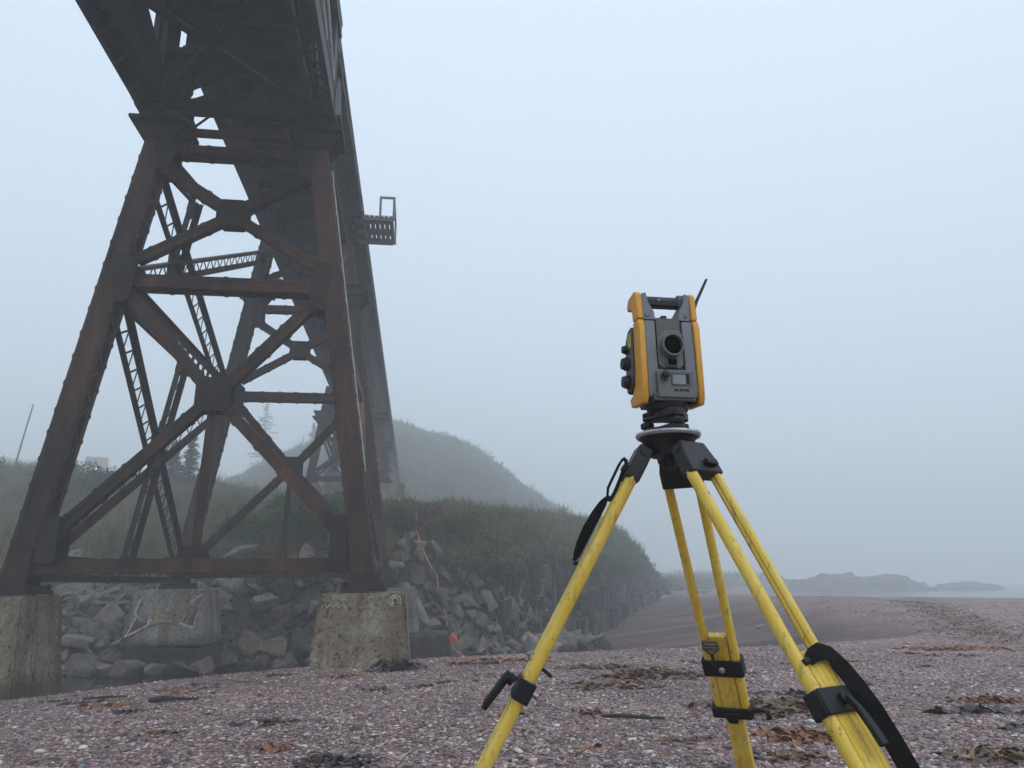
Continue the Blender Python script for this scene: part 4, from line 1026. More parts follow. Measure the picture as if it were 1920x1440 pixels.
shrub(-6.0, 23.3, 2.5, 1.5, M['leaf_green'], 'bright green shrub on the slope beside the near right leg', None, 4500, 5)
shrub(-7.0, 25.9, 2.4, 1.4, M['leaf_green'], 'green shrub a step up the slope behind the two bright ones', None, 3500, 6)
shrub(-3.6, 24.9, 1.8, 1.2, M['leaf_red'], 'reddish shrub on the bank just right of the near right leg', None, 3000, 7, .045)
shrub(-9.7, 29.0, 2.6, 1.4, M['leaf_green'], 'green shrub on the slope seen through the middle of the near frame', None, 3500, 8)
sg = 'dull green shrubs covering the headland bank'
for i in range(34):
    s_ = random.uniform(0, 34); (x, y), an = cliff_pt(s_, random.uniform(1.1, 4.0) if i % 2 else random.uniform(1.1, 1.6)); w = random.uniform(1.3, 2.4)
    if i >= 22: x, y = along(random.uniform(-4, 0), random.uniform(3, 9))
    en = 'at the near end of the bank above the rope' if i >= 22 else 'above the near end of the cliff' if s_ < 10 else 'above the middle of the cliff' if s_ < 22 else 'above the far end of the cliff'
    shrub(x, y, w, w * random.uniform(.4, .6), M['leaf'], f'{"broad" if w > 1.9 else "small"} dull green shrub {en}', sg, 1500, 50 + i, .055, -.3)

def spruce(x, y, h, label, seed, zb=None):
    r = random.Random(seed); zz = gz(x, y) if zb is None else zb
    o = empty('spruce_tree', (x, y, zz)); tag(o, label, 'tree')
    MB().tube([(0, 0, -.3), (0, 0, h * .5), (0, 0, h)], [.14, .08, .015], 7).build('trunk', M['bark'], o)
    vs, fs = [], []; z = h * .12
    while z < h * .985:
        t = z / h; rad = (1 - t) ** .85 * h * .26 * r.uniform(.65, 1.15) + .08
        for b_ in range(r.randint(4, 6)):
            a = r.uniform(0, 2 * PI); L = rad * r.uniform(.6, 1.2)
            for k in range(int(16 + 22 * L)):
                q = r.random() ** .7; c = Vector((math.cos(a) * L * q, math.sin(a) * L * q, z - .28 * L * q + .12 * L * q * q)) + Vector((r.gauss(0, .07), r.gauss(0, .07), r.uniform(-.16, .03))) * (1.2 - .4 * q)
                d_ = Vector((math.cos(a) + r.uniform(-.7, .7), math.sin(a) + r.uniform(-.7, .7), r.uniform(-.9, .3))).normalized(); e = d_.cross(Vector((r.uniform(-1, 1), r.uniform(-1, 1), r.uniform(-1, 1)))).normalized(); s = r.uniform(.07, .15)
                i0 = len(vs); vs += [c - d_ * s, c + e * s * .22, c + d_ * s, c - e * s * .22]; fs.append((i0, i0 + 1, i0 + 2, i0 + 3))
        z += h * r.uniform(.022, .036)
    me = bpy.data.meshes.new('crown'); me.from_pydata([tuple(v) for v in vs], [], fs); link_mesh('crown', me, M['needle'], o)
spruce(-41, 118, 13.5, 'tallest spruce, fog-faded, seen through the centre of the near frame', 1)
spruce(-20.6, 46, 3.8, 'short bushy spruce at the hill edge behind the lattice braces', 2)
spruce(-22.2, 47, 3.0, 'smallest spruce at the left end of the hill-edge trees', 3)
spruce(-33, 118, 6.5, 'slim faint spruce on the hill right of the tallest one', 4)
spruce(-29.5, 122, 5, 'faint stunted spruce at the right end of the hilltop trees', 5)

# ------------------------------------------------------------------ sea rocks in the fog
def searock(x, y, w, h, seed, label, n=7):
    bm = bmesh.new(); r = random.Random(seed)
    from mathutils import noise as NS
    bmesh.ops.create_icosphere(bm, subdivisions=5, radius=1.0)
    for v in bm.verts:
        p_ = v.co.copy(); f = NS.fractal(p_ * 1.3 + Vector((seed, 0, 0)), 1., 2., 5); blk = round((p_.z + .25 * NS.noise(p_ * 2.2 + Vector((seed, 3, 0)))) * 4) / 4
        v.co = Vector((p_.x * w / 2 * (1 + .35 * f), p_.y * w * .35 * (1 + .3 * f), (blk * .6 + p_.z * .4) * h * (1 + .3 * f)))
    me = bpy.data.meshes.new('sea_rock'); bm.to_mesh(me); bm.free(); o = link_mesh('sea_rock', me, M['sea_rock'], loc=(x, y, -1.0)); tag(o, label, 'rock')
searock(48.6, 142.8, 10.7, 3.04, 1, 'leftmost faint sea rock, partly behind the right tripod leg')
searock(54.7, 139.3, 8.9, 2.26, 5, 'low faint sea rock between the leftmost and the tallest ones')
searock(60.7, 142.8, 13.4, 3.53, 2, 'tallest faint sea rock with a blocky flat top')
searock(70.7, 142.8, 16.1, 2.94, 3, 'broad faint sea rock sloping down to the right')
searock(90.1, 150.0, 13.4, 1.42, 4, 'small low islet at the far right of the rocks')

# ------------------------------------------------------------------ total station
TH = 1.441                                   # top of the tripod head plate
ts = empty('total_station', (0.484, 2.2, TH), (0, 0, R(9))); tag(ts, 'amber and grey surveying total station mounted on the yellow tripod', 'total station')
def P(mb, name, mat, bevel=0, smooth=False, label=None, parent=None, kind=None, **k):
    o = mb.build(name, mat, parent or ts, smooth, bevel, label, kind, **k); return o
X_, Y_, Z_ = (1, 0, 0), (0, 1, 0), (0, 0, 1)
YZ = dict(O=(0, 0, 0), X=Y_, Y=Z_, Z=X_)
# levelling base (tribrach)
tri = []
for i in range(36):
    a = 2 * PI * i / 36; tri.append(((.064 + .016 * math.cos(3 * (a - R(30)))) * math.cos(a), (.064 + .016 * math.cos(3 * (a - R(30)))) * math.sin(a)))
P(MB().prism(tri, (0, 0, 0), X_, Y_, Z_, .052, .078), 'tribrach', M['black_cast'], .002)
P(MB().prism([(x * .98, y * .98) for x, y in tri], (0, 0, 0), X_, Y_, Z_, .008, .022), 'base_plate', M['black_cast'], .002)
P(MB().lathe([(.074, 0), (.074, .009), (.062, .011)]), 'foot_ring', M['black_cast'], smooth=True)
for i in range(3):
    a = R(30 + 120 * i); c = (.066 * math.cos(a), .066 * math.sin(a), 0)
    pr = [(.008, .020), (.019, .024), (.021, .028), (.021, .040), (.019, .044), (.009, .046), (.009, .056)]
    P(MB().lathe(pr, c, n=20), 'levelling_knob', M['black_plastic'], smooth=True)
P(MB().tube([(-.062, -.032, .066), (-.094, -.048, .052)], [.009, .007], 8), 'lock_lever', M['black_plastic'], smooth=True)
# underside and yoke
P(MB().lathe([(.054, .076), (.062, .080), (.066, .092), (.067, .100)], n=32), 'rotating_collar', M['black_cast'], smooth=True)
P(MB().prism([(-.066, .098), (.064, .098), (.074, .108), (.074, .122), (-.070, .122), (-.070, .104)], (0, 0, 0), Y_, Z_, X_, -.066, .066), 'lower_body', M['inst_dark'], .004)
for s in (-1, 1):
    # standard (grey column) in two castings with a dark seam
    a0, a1 = (.044, .079) if s > 0 else (-.079, -.044)
    P(MB().prism([(-.056, .112), (.056, .112), (.062, .14), (.056, .352), (-.052, .352), (-.062, .14)], (0, 0, 0), Y_, Z_, X_, a0, a1), 'standard', M['inst_grey'], .0035)
    P(MB().box(a0 + .002, a1 - .002, -.050, .052, .350, .356), 'seam', M['seam'])
    # top casting: narrows to the handle
    inner = .044 * s; poly = [(s * .038, .357), (s * .079, .357), (s * .079, .442), (s * .064, .448), (s * .058, .415), (s * .040, .385)]
    P(MB().prism(poly, (0, 0, 0), X_, Z_, Y_, -.044, .022), 'handle_bracket', M['inst_grey'], .0025)
    P(MB().lathe([(.0062, 0), (.0062, .0022), (.0035, .0026), (.0032, .001)], (s * .064, -.0435, .372), X_, Z_, (0, -1, 0), 16), 'bracket_screw', M['inst_dark'], smooth=True)
    P(MB().lathe([(.0028, 0), (.0028, .0012)], (s * .064, -.0463, .372), X_, Z_, (0, -1, 0), 6), 'screw_socket', M['metal'])
    # amber shell: front strip, lower heel and upper hook
    b0, b1 = (.0795, .100) if s > 0 else (-.100, -.0795)
    low = [(-.052, .092), (.050, .100), (.062, .128), (.030, .136), (.006, .165), (-.004, .20), (-.006, .355), (-.052, .355), (-.062, .33), (-.064, .16), (-.062, .112)]
    P(MB().prism(low, (0, 0, 0), Y_, Z_, X_, b0, b1), 'side_shell', M['inst_yellow'], .0038)
    up = [(-.052, .358), (-.006, .358), (.0, .40), (.028, .412), (.040, .408), (.046, .424), (.030, .446), (-.030, .452), (-.044, .440)]
    P(MB().prism(up, (0, 0, 0), Y_, Z_, X_, b0, b1 - s * .001), 'handle_shell', M['inst_yellow'], .0038)
    for z_ in (.335, .40): P(MB().lathe([(.0020, 0), (.0020, .0008)], (s * .0995, -.035, z_), Y_, Z_, (s, 0, 0), 10), 'screw_hole', M['seam'])
    # side cover with its servo knobs (three on the photo's left side)
    c0, c1 = (.0795, .108) if s > 0 else (-.108, -.0795)
    P(MB().prism([(-.004, .345), (.028, .340), (.054, .315), (.066, .25), (.064, .15), (.045, .140), (.008, .172), (-.002, .20)], (0, 0, 0), Y_, Z_, X_, c0, c1), 'side_cover', M['inst_dark'], .005)
for z_, r_, l_ in ((.282, .014, .020), (.236, .021, .024), (.178, .021, .024)):
    P(MB().lathe([(r_ * .8, 0), (r_, .004), (r_ * 1.02, .008), (r_, l_ * .6), (r_ * .86, l_ * .7), (r_ * .82, l_)], (-.106, .034, z_), Y_, Z_, (-1, 0, 0), 28), 'servo_knob', M['inst_black'], smooth=True, autos=30)
P(MB().prism([(-.001, .283), (.030, .280), (.030, .322), (-.001, .328)], (0, 0, 0), Y_, Z_, (-1, 0, 0), .108, .1088), 'warning_sticker', M['sticker'])
for k in range(3): P(MB().box(-.1094, -.1089, .008, .026, .300 + k * .009, .303 + k * .009), 'sticker_print', M['seam'])
# carrying handle
P(MB().prism([(-.018, -.017), (.015, -.017), (.019, -.005), (.016, .014), (-.012, .016), (-.020, .004)], (0, -.012, .426), Y_, Z_, X_, -.068, .050), 'handle_bar', M['inst_black'], .004)
P(MB().prism([(-.020, -.021), (.016, -.021), (.020, .0), (.016, .018), (-.013, .020), (-.023, .004)], (0, -.012, .430), Y_, Z_, X_, .046, .067), 'handle_latch', M['inst_dark'], .004)
P(MB().lathe([(.003, 0), (.003, .001)], (-.018, -.0325, .428), X_, Z_, (0, -1, 0), 10), 'handle_screw', M['metal'])
# telescope
tel = P(MB().prism([(-.050, .196), (.046, .192), (.054, .21), (.054, .350), (.044, .362), (-.040, .366), (-.050, .352)], (0, 0, 0), Y_, Z_, X_, -.0405, .0405), 'telescope', M['inst_olive'], .003)
P(MB().prism([(-.0408, .30), (-.0408, .214), (-.028, .202), (.028, .202), (.0408, .214), (.0408, .310), (.030, .322), (-.012, .322), (-.026, .310)][1:] + [(-.0408, .298)], (0, 0, 0), X_, Z_, (0, -1, 0), .050, .0565), 'face_plate', M['inst_panel'], .002, parent=ts)
P(MB().lathe([(.036, 0), (.037, .004), (.036, .012), (.0325, .020), (.0325, .034), (.0345, .036), (.0345, .040), (.030, .040), (.029, .028), (.0285, .024)], (.000, -.046, .268), X_, Z_, (0, -1, 0), 40), 'lens_barrel', M['inst_panel'], smooth=True, autos=30)
P(MB().lathe([(.0288, 0), (.028, .003), (.018, .006), (.004, .0075)], (.000, -.070, .268), X_, Z_, (0, -1, 0), 36), 'objective_lens', M['glass'], smooth=True)
P(MB().box(-.018, .018, -.066, -.056, .205, .231), 'tracker_window_frame', M['inst_panel'], .002)
P(MB().box(-.014, .014, -.0675, -.0655, .209, .228), 'tracker_window', M['glass'])
P(MB().box(-.012, .006, -.03, .02, .366, .378), 'optical_sight', M['inst_black'], .002)
for s in (-1, 1):
    P(MB().lathe([(.018, 0), (.018, .0045)], (.0400 * s, 0, .28), Y_, Z_, (s, 0, 0), 24), 'trunnion', M['inst_dark'])
# control panel
P(MB().prism([(-.052, .106), (.058, .106), (.063, .112), (.061, .186), (.056, .191), (-.050, .191), (-.055, .186), (-.055, .112)], (0, 0, 0), X_, Z_, (0, -1, 0), .050, .078), 'control_panel', M['inst_panel'], .004)
P(MB().box(-.066, .066, -.072, .05, .098, .108), 'lower_lip', M['inst_dark'], .003)
P(MB().lathe([(.0145, 0), (.0145, .003), (.012, .005)], (-.034, -.078, .170), X_, Z_, (0, -1, 0), 24), 'joystick_ring', M['inst_dark'], smooth=True)
P(MB().lathe([(.006, 0), (.0075, .004), (.011, .008), (.012, .014), (.010, .019), (.005, .0215)], (-.034, -.080, .172), X_, Z_, (0, -1, 0), 24), 'joystick_knob', M['inst_black'], smooth=True)
fr = MB()
for (x0, x1, z0, z1) in ((-.010, .046, .177, .181), (-.010, .046, .143, .147), (-.012, -.008, .143, .181), (.044, .049, .143, .181)): fr.box(x0, x1, -.0805, -.077, z0, z1)
P(fr, 'display_bezel', M['inst_dark'])
P(MB().box(-.008, .034, -.0792, -.0778, .147, .176), 'display_screen', M['screen'])
P(MB().box(.0345, .044, -.0795, -.0778, .147, .177), 'display_shade', M['seam'])
for k in range(3): P(MB().box(-.004 + k * .0165, .0085 + k * .0165, -.0805, -.077, .126, .132), 'panel_button', M['inst_black'], .001)
# antenna, raked back to the right
P(MB().tube([(.093, .030, .365), (.103, .030, .385), (.130, .030, .442), (.136, .030, .452), (.177, .030, .530)], [.0100, .0098, .0078, .0056, .0042], 10), 'radio_antenna', M['inst_black'], smooth=True)
P(MB().lathe([(.0045, 0), (.0045, .004), (.002, .006)], (.177, .030, .530), X_, Y_, (.46, 0, .89), 8), 'antenna_tip', M['inst_black'])

for ch in ts.children:                      # the levelling base is low, the alidade a little taller
    for v in ch.data.vertices:
        z = v.co.z; v.co.z = z * .066 / .076 if z < .076 else .066 + (z - .076) * 1.035
# ------------------------------------------------------------------ tripod
HC = Vector((0.48, 2.2, 0)); HZ = 1.385
tp = empty('tripod', (HC.x, HC.y, 0)); tag(tp, 'yellow fibreglass surveying tripod with black fittings standing on the shingle', 'tripod')
tparts = []
def T(mb, name, mat, bevel=0, smooth=False, label=None, **k):
    o = mb.build(name, mat, None, smooth, bevel, label, **k); tparts.append(o); return o
T(MB().lathe([(.060, -.016), (.096, -.013), (.0995, -.006), (.0985, 0), (.030, 0), (.028, -.010)], (HC.x, HC.y, TH), n=56), 'head_plate', M['metal'], smooth=True, autos=30)
T(MB().lathe([(.040, -.075), (.058, -.070), (.064, -.050), (.082, -.022), (.090, -.013)], (HC.x, HC.y, TH), n=40), 'head_casting', M['black_cast'], smooth=True)
T(MB().lathe([(.010, -.108), (.021, -.104), (.021, -.080), (.016, -.074)], (HC.x, HC.y, TH), n=16), 'centring_screw', M['black_plastic'], smooth=True)
LEGS = dict(left=(R(181), R(29.3)), back=(R(61), R(30)), right=(R(-57), R(30.5)))
def legframe(key):
    phi, al = LEGS[key]; rd = Vector((math.cos(phi), math.sin(phi), 0)); O = HC + Vector((0, 0, HZ)) + rd * .08
    D = rd * math.sin(al) - Z * math.cos(al); T_ = Vector((-rd.y, rd.x, 0)); Nn = rd * math.cos(al) + Z * math.sin(al)   # outward normal
    return O, D, T_, Nn
def rail_poly(n=10):
    """D-shaped rail: round outside, flat towards the other rail"""
    r = .0185; p = [(r * math.cos(a), r * .95 * math.sin(a)) for a in np.linspace(-PI / 2, PI / 2, n)]
    return p + [(-.006, r * .80), (-.010, r * .35), (-.006, 0), (-.010, -r * .35), (-.006, -r * .80)]
for key, (phi, al) in LEGS.items():
    O, D, Tg, Nn = legframe(key)
    s_end = {'left': 1.02, 'back': .935, 'right': 1.10}[key]; gl = (HZ + .02 - 0) / math.cos(al)
    leg = None
    for s in (-1, 1):
        m = MB(); w0, w1 = .046, .040
        a = O + D * .095 + Tg * (s * w0); b_ = O + D * s_end + Tg * (s * w1)
        n = (b_ - a).normalized(); tx = (Tg - n * Tg.dot(n)).normalized() * s; L = (b_ - a).length
        m.prism(rail_poly(), a, tx, Nn, n, 0, L)
        o = T(m, 'leg_rail', M['yellow_leg'], smooth=True, autos=50)
    # inner sliding leg: flat slab with three faint grooves
    m = MB(); sl0 = .64; wv = .030
    for gx, gw in ((-.0205, .009), (0, .0105), (.0205, .009)):
        m.obox(O + D * ((sl0 + gl) / 2) + Tg * gx, D, Tg, Nn, (gl - sl0) / 2, gw, .0135)
    m.obox(O + D * ((sl0 + gl) / 2), D, Tg, Nn, (gl - sl0) / 2 - .002, wv - .001, .0115)
    T(m, 'sliding_leg', M['yellow_leg'], .002)
    T(MB().tube([O + D * (gl - .02), O + D * (gl + .06)], [.016, .003], 10), 'steel_shoe', M['metal'])
    # top socket: black casting that takes both rails
    m = MB(); m.prism([(-.052, -.010), (.052, -.010), (.064, .050), (.064, .104), (-.064, .104), (-.064, .050)], O - Nn * .023, Tg, D, Nn, 0, .046)
    T(m, 'leg_socket', M['black_cast'], .006)
    T(MB().obox(O + D * .075 + Nn * .030 + Tg * .020, D, Tg, Nn, .010, .022, .008), 'socket_tab', M['black_plastic'], .003)
    T(MB().tube([O - Tg * .062 + D * .01, O + Tg * .062 + D * .01], .013, 12), 'hinge_pin', M['black_cast'], smooth=True)
    # band round rails and slab
    sb = {'left': .768, 'back': .755, 'right': .762}[key]
    m = MB(); m.obox(O + D * sb + Nn * .021, D, Tg, Nn, .030, .064, .004).obox(O + D * sb - Nn * .021, D, Tg, Nn, .030, .064, .004)
    for s in (-1, 1): m.obox(O + D * sb + Tg * (s * .063), D, Tg, Nn, .0295, .004, .0205)
    T(m, 'clamp_band', M['black_plastic'], .003)
O, D, Tg, Nn = legframe('left')
c = O + D * .768
T(MB().tube([c + Nn * .026, c - Nn * .045], .009, 10), 'clamp_bolt', M['metal'], smooth=True)
T(MB().tube([c - Tg * .03 + Nn * .03, c - Tg * .03 + Nn * .052 - D * .006], .017, 12), 'lever_boss', M['black_plastic'], .003)
a = c - Tg * .03 + Nn * .050 - D * .014; b_ = a + D * .118 + Nn * .020
T(MB().tube([a - D * .004, a + D * .02 + Nn * .006, b_ - D * .02, b_], [.012, .0125, .0115, .008], 10), 'clamp_lever', M['black_plastic'], smooth=True)
T(MB().tube([O + D * .68 + Nn * .020 - D * .012, O + D * .68 + Nn * .034, O + D * .692 + Nn * .018], .006, 8), 'strap_keeper', M['metal'], smooth=True)
T(MB().tube([O + D * .695 - Nn * .018, O + D * .702 - Nn * .055], [.006, .005], 8), 'strap_pin', M['black_plastic'], smooth=True)
# rolled carrying strap hanging outside the left leg
def ribbon(pts, w, nrm, th=.004, taper=None):
    m = MB(); pts = [Vector(p) for p in pts]; k = []
    for i, p in enumerate(pts):
        t = (pts[min(i + 1, len(pts) - 1)] - pts[max(i - 1, 0)]).normalized(); n = Vector(nrm[i] if isinstance(nrm, list) else nrm)
        a = t.cross(n).normalized(); n = a.cross(t).normalized(); ww = (taper[i] if taper else w) / 2
        k += [p - a * ww - n * th / 2, p + a * ww - n * th / 2, p + a * ww + n * th / 2, p - a * ww + n * th / 2]
    fs = [(3, 2, 1, 0), tuple(len(k) - 4 + j for j in range(4))]
    for i in range(len(pts) - 1):
        for j in range(4): fs.append((i * 4 + j, i * 4 + (j + 1) % 4, (i + 1) * 4 + (j + 1) % 4, (i + 1) * 4 + j))
    return m.add(k, fs)
p0 = Vector((.284, 2.19, 1.238)); p1_ = Vector((.185, 2.19, 1.060))
dd = (p1_ - p0)
T(MB().tube([p0 + dd * t + Vector((-.005 - .008 * math.sin(PI * t), 0, .006)) for t in (0, .08, .25, .5, .75, .92, 1)], [.007, .012, .015, .0165, .015, .011, .005], 10), 'rolled_strap', M['strap'], smooth=True)
for k, o_ in enumerate((-.012, .001, .013)):
    T(ribbon([p0 + dd * t + Vector((-.005 - .008 * math.sin(PI * t) + o_ * .9 * math.sin(PI * (.1 + .8 * t)), -.022 * math.sin(PI * (.12 + .76 * t)), .006 + o_ * .5)) for t in np.linspace(.02, .98, 10)], .011, (0, -1, .1), .005), 'strap_fold', M['strap'])
T(MB().tube([p1_ + Vector((-.004, -.02, -.004)), p1_ + Vector((-.004, .02, -.004))], .007, 8), 'strap_buckle', M['black_plastic'])
T(MB().obox(p0 + Vector((.004, 0, .006)), dd.normalized(), (0, 1, 0), dd.normalized().cross(Vector((0, 1, 0))), .006, .020, .010), 'strap_keeper', M['black_plastic'], .002)
T(ribbon([(.345, 2.175, 1.352), (.333, 2.165, 1.362), (.318, 2.16, 1.340), (.300, 2.16, 1.306), (.283, 2.165, 1.272), (.281, 2.175, 1.245)], .016, (-.8, -.3, .5), .003), 'strap_loop', M['strap'])
T(ribbon([(.345, 2.18, 1.352), (.330, 2.18, 1.318), (.318, 2.18, 1.290), (.305, 2.18, 1.262), (.290, 2.18, 1.238)], .020, (-.85, -.2, .5), .006), 'strap_webbing', M['strap'])
# back leg: bolt, swivel snap and buckle, lower clamp with hook lever
O, D, Tg, Nn = legframe('back')
c = O + D * .755 - Nn * .026
T(MB().lathe([(.0105, 0), (.0105, .004), (.006, .008)], c - Tg * .0 , Tg, D, -Nn, 14), 'band_bolt', M['metal'], smooth=True)
q = c + Tg * .020 - D * .012
T(MB().tube([q - Nn * .008, q - D * .018 - Nn * .010, q - D * .036 - Nn * .010, q - D * .052 - Nn * .008], [.006, .008, .0045, .0055], 8), 'swivel_snap', M['black_cast'], smooth=True)
bk = MB(); qq = q - D * .066 - Nn * .008
for s in (-1, 1):
    bk.bar(qq + D * .014 + Tg * (.004 * s), qq - D * .006 + Tg * (.026 * s), .006, .006, Tg); bk.bar(qq - D * .006 + Tg * (.026 * s), qq - D * .032 + Tg * (.022 * s), .006, .006, Tg)
for t in (-.004, -.017, -.032): bk.bar(qq + D * t - Tg * .024, qq + D * t + Tg * .024, .007, .006, D)
T(bk, 'strap_buckle', M['inst_dark'], .001)
c = O + D * .925
m = MB(); 
for s in (-1, 1):
    m.obox(c + Nn * (.024 * s), D, Tg, Nn, .019, .064, .005)
    m.obox(c + Tg * (.062 * s), D, Tg, Nn, .019, .006, .022)
m.prism([(-.030, -.005), (-.014, .034), (.014, .034), (.030, -.005)], c - Nn * .030, Tg, D, Nn, -.004, .006)
T(m, 'leg_lock', M['black_plastic'], .003)
hk = c - Tg * .066
T(MB().tube([hk, hk - Tg * .028 - D * .002, hk - Tg * .046 + D * .004, hk - Tg * .048 + D * .026, hk - Tg * .040 + D * .032], [.012, .008, .009, .009, .006], 10), 'lock_lever', M['black_plastic'], smooth=True)
# right leg: strap over the rails, lever
O, D, Tg, Nn = legframe('right')
c = O + D * .762 + Nn * .026
lv = c + Tg * .005
T(MB().lathe([(.013, -.004), (.013, .008), (.008, .012)], lv, Tg, D, Nn, 14), 'lever_boss', M['black_plastic'], smooth=True)
T(ribbon([lv + Nn * .012, lv + Nn * .020 + D * .03 + Tg * .004, lv + Nn * .026 + D * .075 + Tg * .006, lv + Nn * .028 + D * .118 + Tg * .006], .022, Nn, .014, [.014, .018, .024, .026]), 'clamp_lever', M['black_plastic'], .004)
s0 = O + D * .655
T(ribbon([s0 - Tg * .030 + Nn * .020 + D * .012, s0 - Tg * .010 + Nn * .026 + D * .002, s0 + Tg * .020 + Nn * .030 - D * .004, s0 + Tg * .046 + Nn * .030 + D * .004, s0 + Tg * .056 + Nn * .032 + D * .035, s0 + Tg * .060 + Nn * .040 + D * .085,
          s0 + Tg * .060 + Nn * .046 + D * .15, s0 + Tg * .058 + Nn * .048 + D * .23, s0 + Tg * .056 + Nn * .046 + D * .32, s0 + Tg * .054 + Nn * .04 + D * .42], .040, [Nn, Nn, Nn, Nn, Nn + Vector((-.2, -.6, .1)), Nn + Vector((-.3, -1.2, .1)), Vector((-.35, -.9, .25)), Vector((-.35, -.9, .25)), Vector((-.35, -.9, .25)), Vector((-.35, -.9, .25))], .004,
          [.026, .036, .042, .046, .046, .044, .043, .043, .043, .043]), 'carrying_strap', M['strap'])
T(MB().tube([s0 - Tg * .034 + Nn * .020 + D * .012, s0 - Tg * .050 + Nn * .018 + D * .016], [.009, .008], 8), 'strap_stud', M['black_plastic'], smooth=True)
bpy.context.view_layer.update()
for o in tparts: o.parent = tp; o.matrix_parent_inverse = tp.matrix_world.inverted()

# ------------------------------------------------------------------ shingle: loose pebbles over the near beach
rng = np.random.RandomState(4); random.seed(21)
PB = []
for i in range(6):
    bm = bmesh.new(); bmesh.ops.create_icosphere(bm, subdivisions=2 if i < 3 else 1, radius=.5); r = random.Random(i)
    from mathutils import noise as NS
    ax = (1, r.uniform(.6, .85), r.uniform(.28, .45))
    for v in bm.verts:
        f = 1 + .22 * NS.noise(v.co * 2.2 + Vector((i * 3.1, 0, 0))); v.co = Vector((v.co.x * ax[0], v.co.y * ax[1], v.co.z * ax[2])) * f
    me = bpy.data.meshes.new('pebble'); bm.to_mesh(me); bm.free(); me.polygons.foreach_set('use_smooth', [True] * len(me.polygons)); PB.append(src('pebble', me, M['pebble']))
def pebbles(name, n, r0, r1, s0, s1, label, pw=1.0, amax=52, sdmax=.5):
    a = rng.uniform(R(-amax), R(amax), n); rr = (r0 ** pw + (r1 ** pw - r0 ** pw) * rng.uniform(0, 1, n)) ** (1 / pw)
    x = rr * np.sin(a); y = rr * np.cos(a); k = (lowmask(x, y) < .25) & (sdist(x, y) < 0); x = x[k]; y = y[k]; rr = rr[k]
    dens = nz(x, y, .55, 3.) * .5 + nz(x, y, 1.6, 9.) * .5; k = rng.uniform(-.9, .5, len(x)) < dens + .25; x = x[k]; y = y[k]
    z = beach(x, y); s = s0 * (s1 / s0) ** (rng.uniform(0, 1, len(x)) ** 1.8)
    return scatter(name, np.c_[x, y, z + s * .06], np.c_[rng.uniform(-.35, .35, (len(x), 2)), rng.uniform(0, 6.28, len(x))], np.c_[s, s, s], rng.randint(0, 6, len(x)), PB, label)
pebbles('shingle_pebbles', 150000, 3.6, 13.5, .010, .040, 'purple-brown mixed shingle covering the near beach', 1.0)
pebbles('larger_pebbles', 9000, 3.8, 30, .035, .085, 'larger pale and grey pebbles strewn over the shingle', 1.0)

# ------------------------------------------------------------------ seaweed, driftwood
def kelp_mesh(seed, w, d, h, n, mat, lw=.030):
    r = random.Random(seed); m = MB()
    for i in range(n):
        a = r.uniform(0, 2 * PI); q = math.sqrt(r.random()) * .5; x, y = math.cos(a) * q * w, math.sin(a) * q * d; top = h * (1 - (q * 1.7) ** 2)
        L = r.uniform(.12, .34) * (w ** .4); th = r.uniform(0, 2 * PI) if r.random() < .5 else r.uniform(-.5, .5); z = max(.012, top * r.uniform(.2, 1)); pts = []; nr_ = []
        ph = r.uniform(0, 6); bend = r.uniform(-2.5, 2.5)
        for k in range(7):
            t = k / 6; th2 = th + bend * (t - .5); x += math.cos(th2) * L / 6; y += math.sin(th2) * L / 6
            pts.append((x, y, max(.006, z * (1 - .7 * t) + .018 * math.sin(ph + t * 7)))); nr_.append(Vector((.6 * math.sin(ph + t * 5), .6 * math.cos(ph * 2 + t * 4), 1)))
        ww = lw * r.uniform(.5, 1.5); m2 = ribbon(pts, ww, nr_, .003, [ww * (.5 + math.sin(PI * (k + .5) / 7) * .8) for k in range(7)]); m.add(m2.v, m2.f)
    me = m.mesh('seaweed'); me.materials.append(mat); return me
def kelp(x, y, w, d, h, n, mat, label, seed, rz=0., name='seaweed_clump', cat='seaweed', group=None, lw=.03):
    o = link_mesh(name, kelp_mesh(seed, w, d, h, n, mat, lw), loc=(x, y, gz(x, y) - .008)); o.rotation_euler = (0, 0, rz); return tag(o, label, cat, group)
kelp(1.58, 9.1, 1.25, .55, .13, 150, M['kelp'], 'broad heap of brown dried kelp beyond the left tripod leg', 1, .1)
kelp(1.05, 8.25, .9, .35, .07, 60, M['kelp'], 'low trail of kelp reaching left from the broad heap', 2, .2)
kelp(2.15, 6.7, 1.1, .75, .12, 150, M['kelp'], 'thick heap of brown kelp between the back and right tripod legs', 3, .1)
kelp(2.75, 7.6, .7, .35, .06, 40, M['kelp_dark'], 'small dark kelp patch behind the thick heap', 4)
kelp(1.9, 5.45, .50, .40, .08, 70, M['kelp_orange'], 'orange-brown kelp tangle close behind the right tripod leg', 5)
kelp(1.62, 4.85, .35, .22, .05, 30, M['kelp'], 'small kelp scrap at the bottom edge beside the back tripod leg', 6)
kelp(1.0, 9.95, 1.1, .4, .06, 60, M['kelp'], 'thin brown kelp strip left of the broad heap', 7)
kelp(-.25, 11.1, 1.5, .4, .05, 90, M['kelp_orange'], 'orange-brown kelp strip along the brow of the shingle', 8)
kelp(-1.66, 10.75, .62, .30, .22, 110, M['kelp_dark'], 'matted black seaweed lump at the foot of the right pier', 9, .1)
kelp(-2.2, 10.3, .5, .2, .04, 25, M['kelp'], 'faint kelp scrap left of the matted black lump', 10)
kelp(7.2, 12.3, 1.9, .4, .06, 80, M['kelp_orange'], 'long reddish kelp strip on the far shingle at right', 11)
kelp(3.65, 6.35, .55, .12, .06, 22, M['kelp_dark'], 'curled blackish kelp ribbon on the shingle at right', 12, -.1, lw=.05)
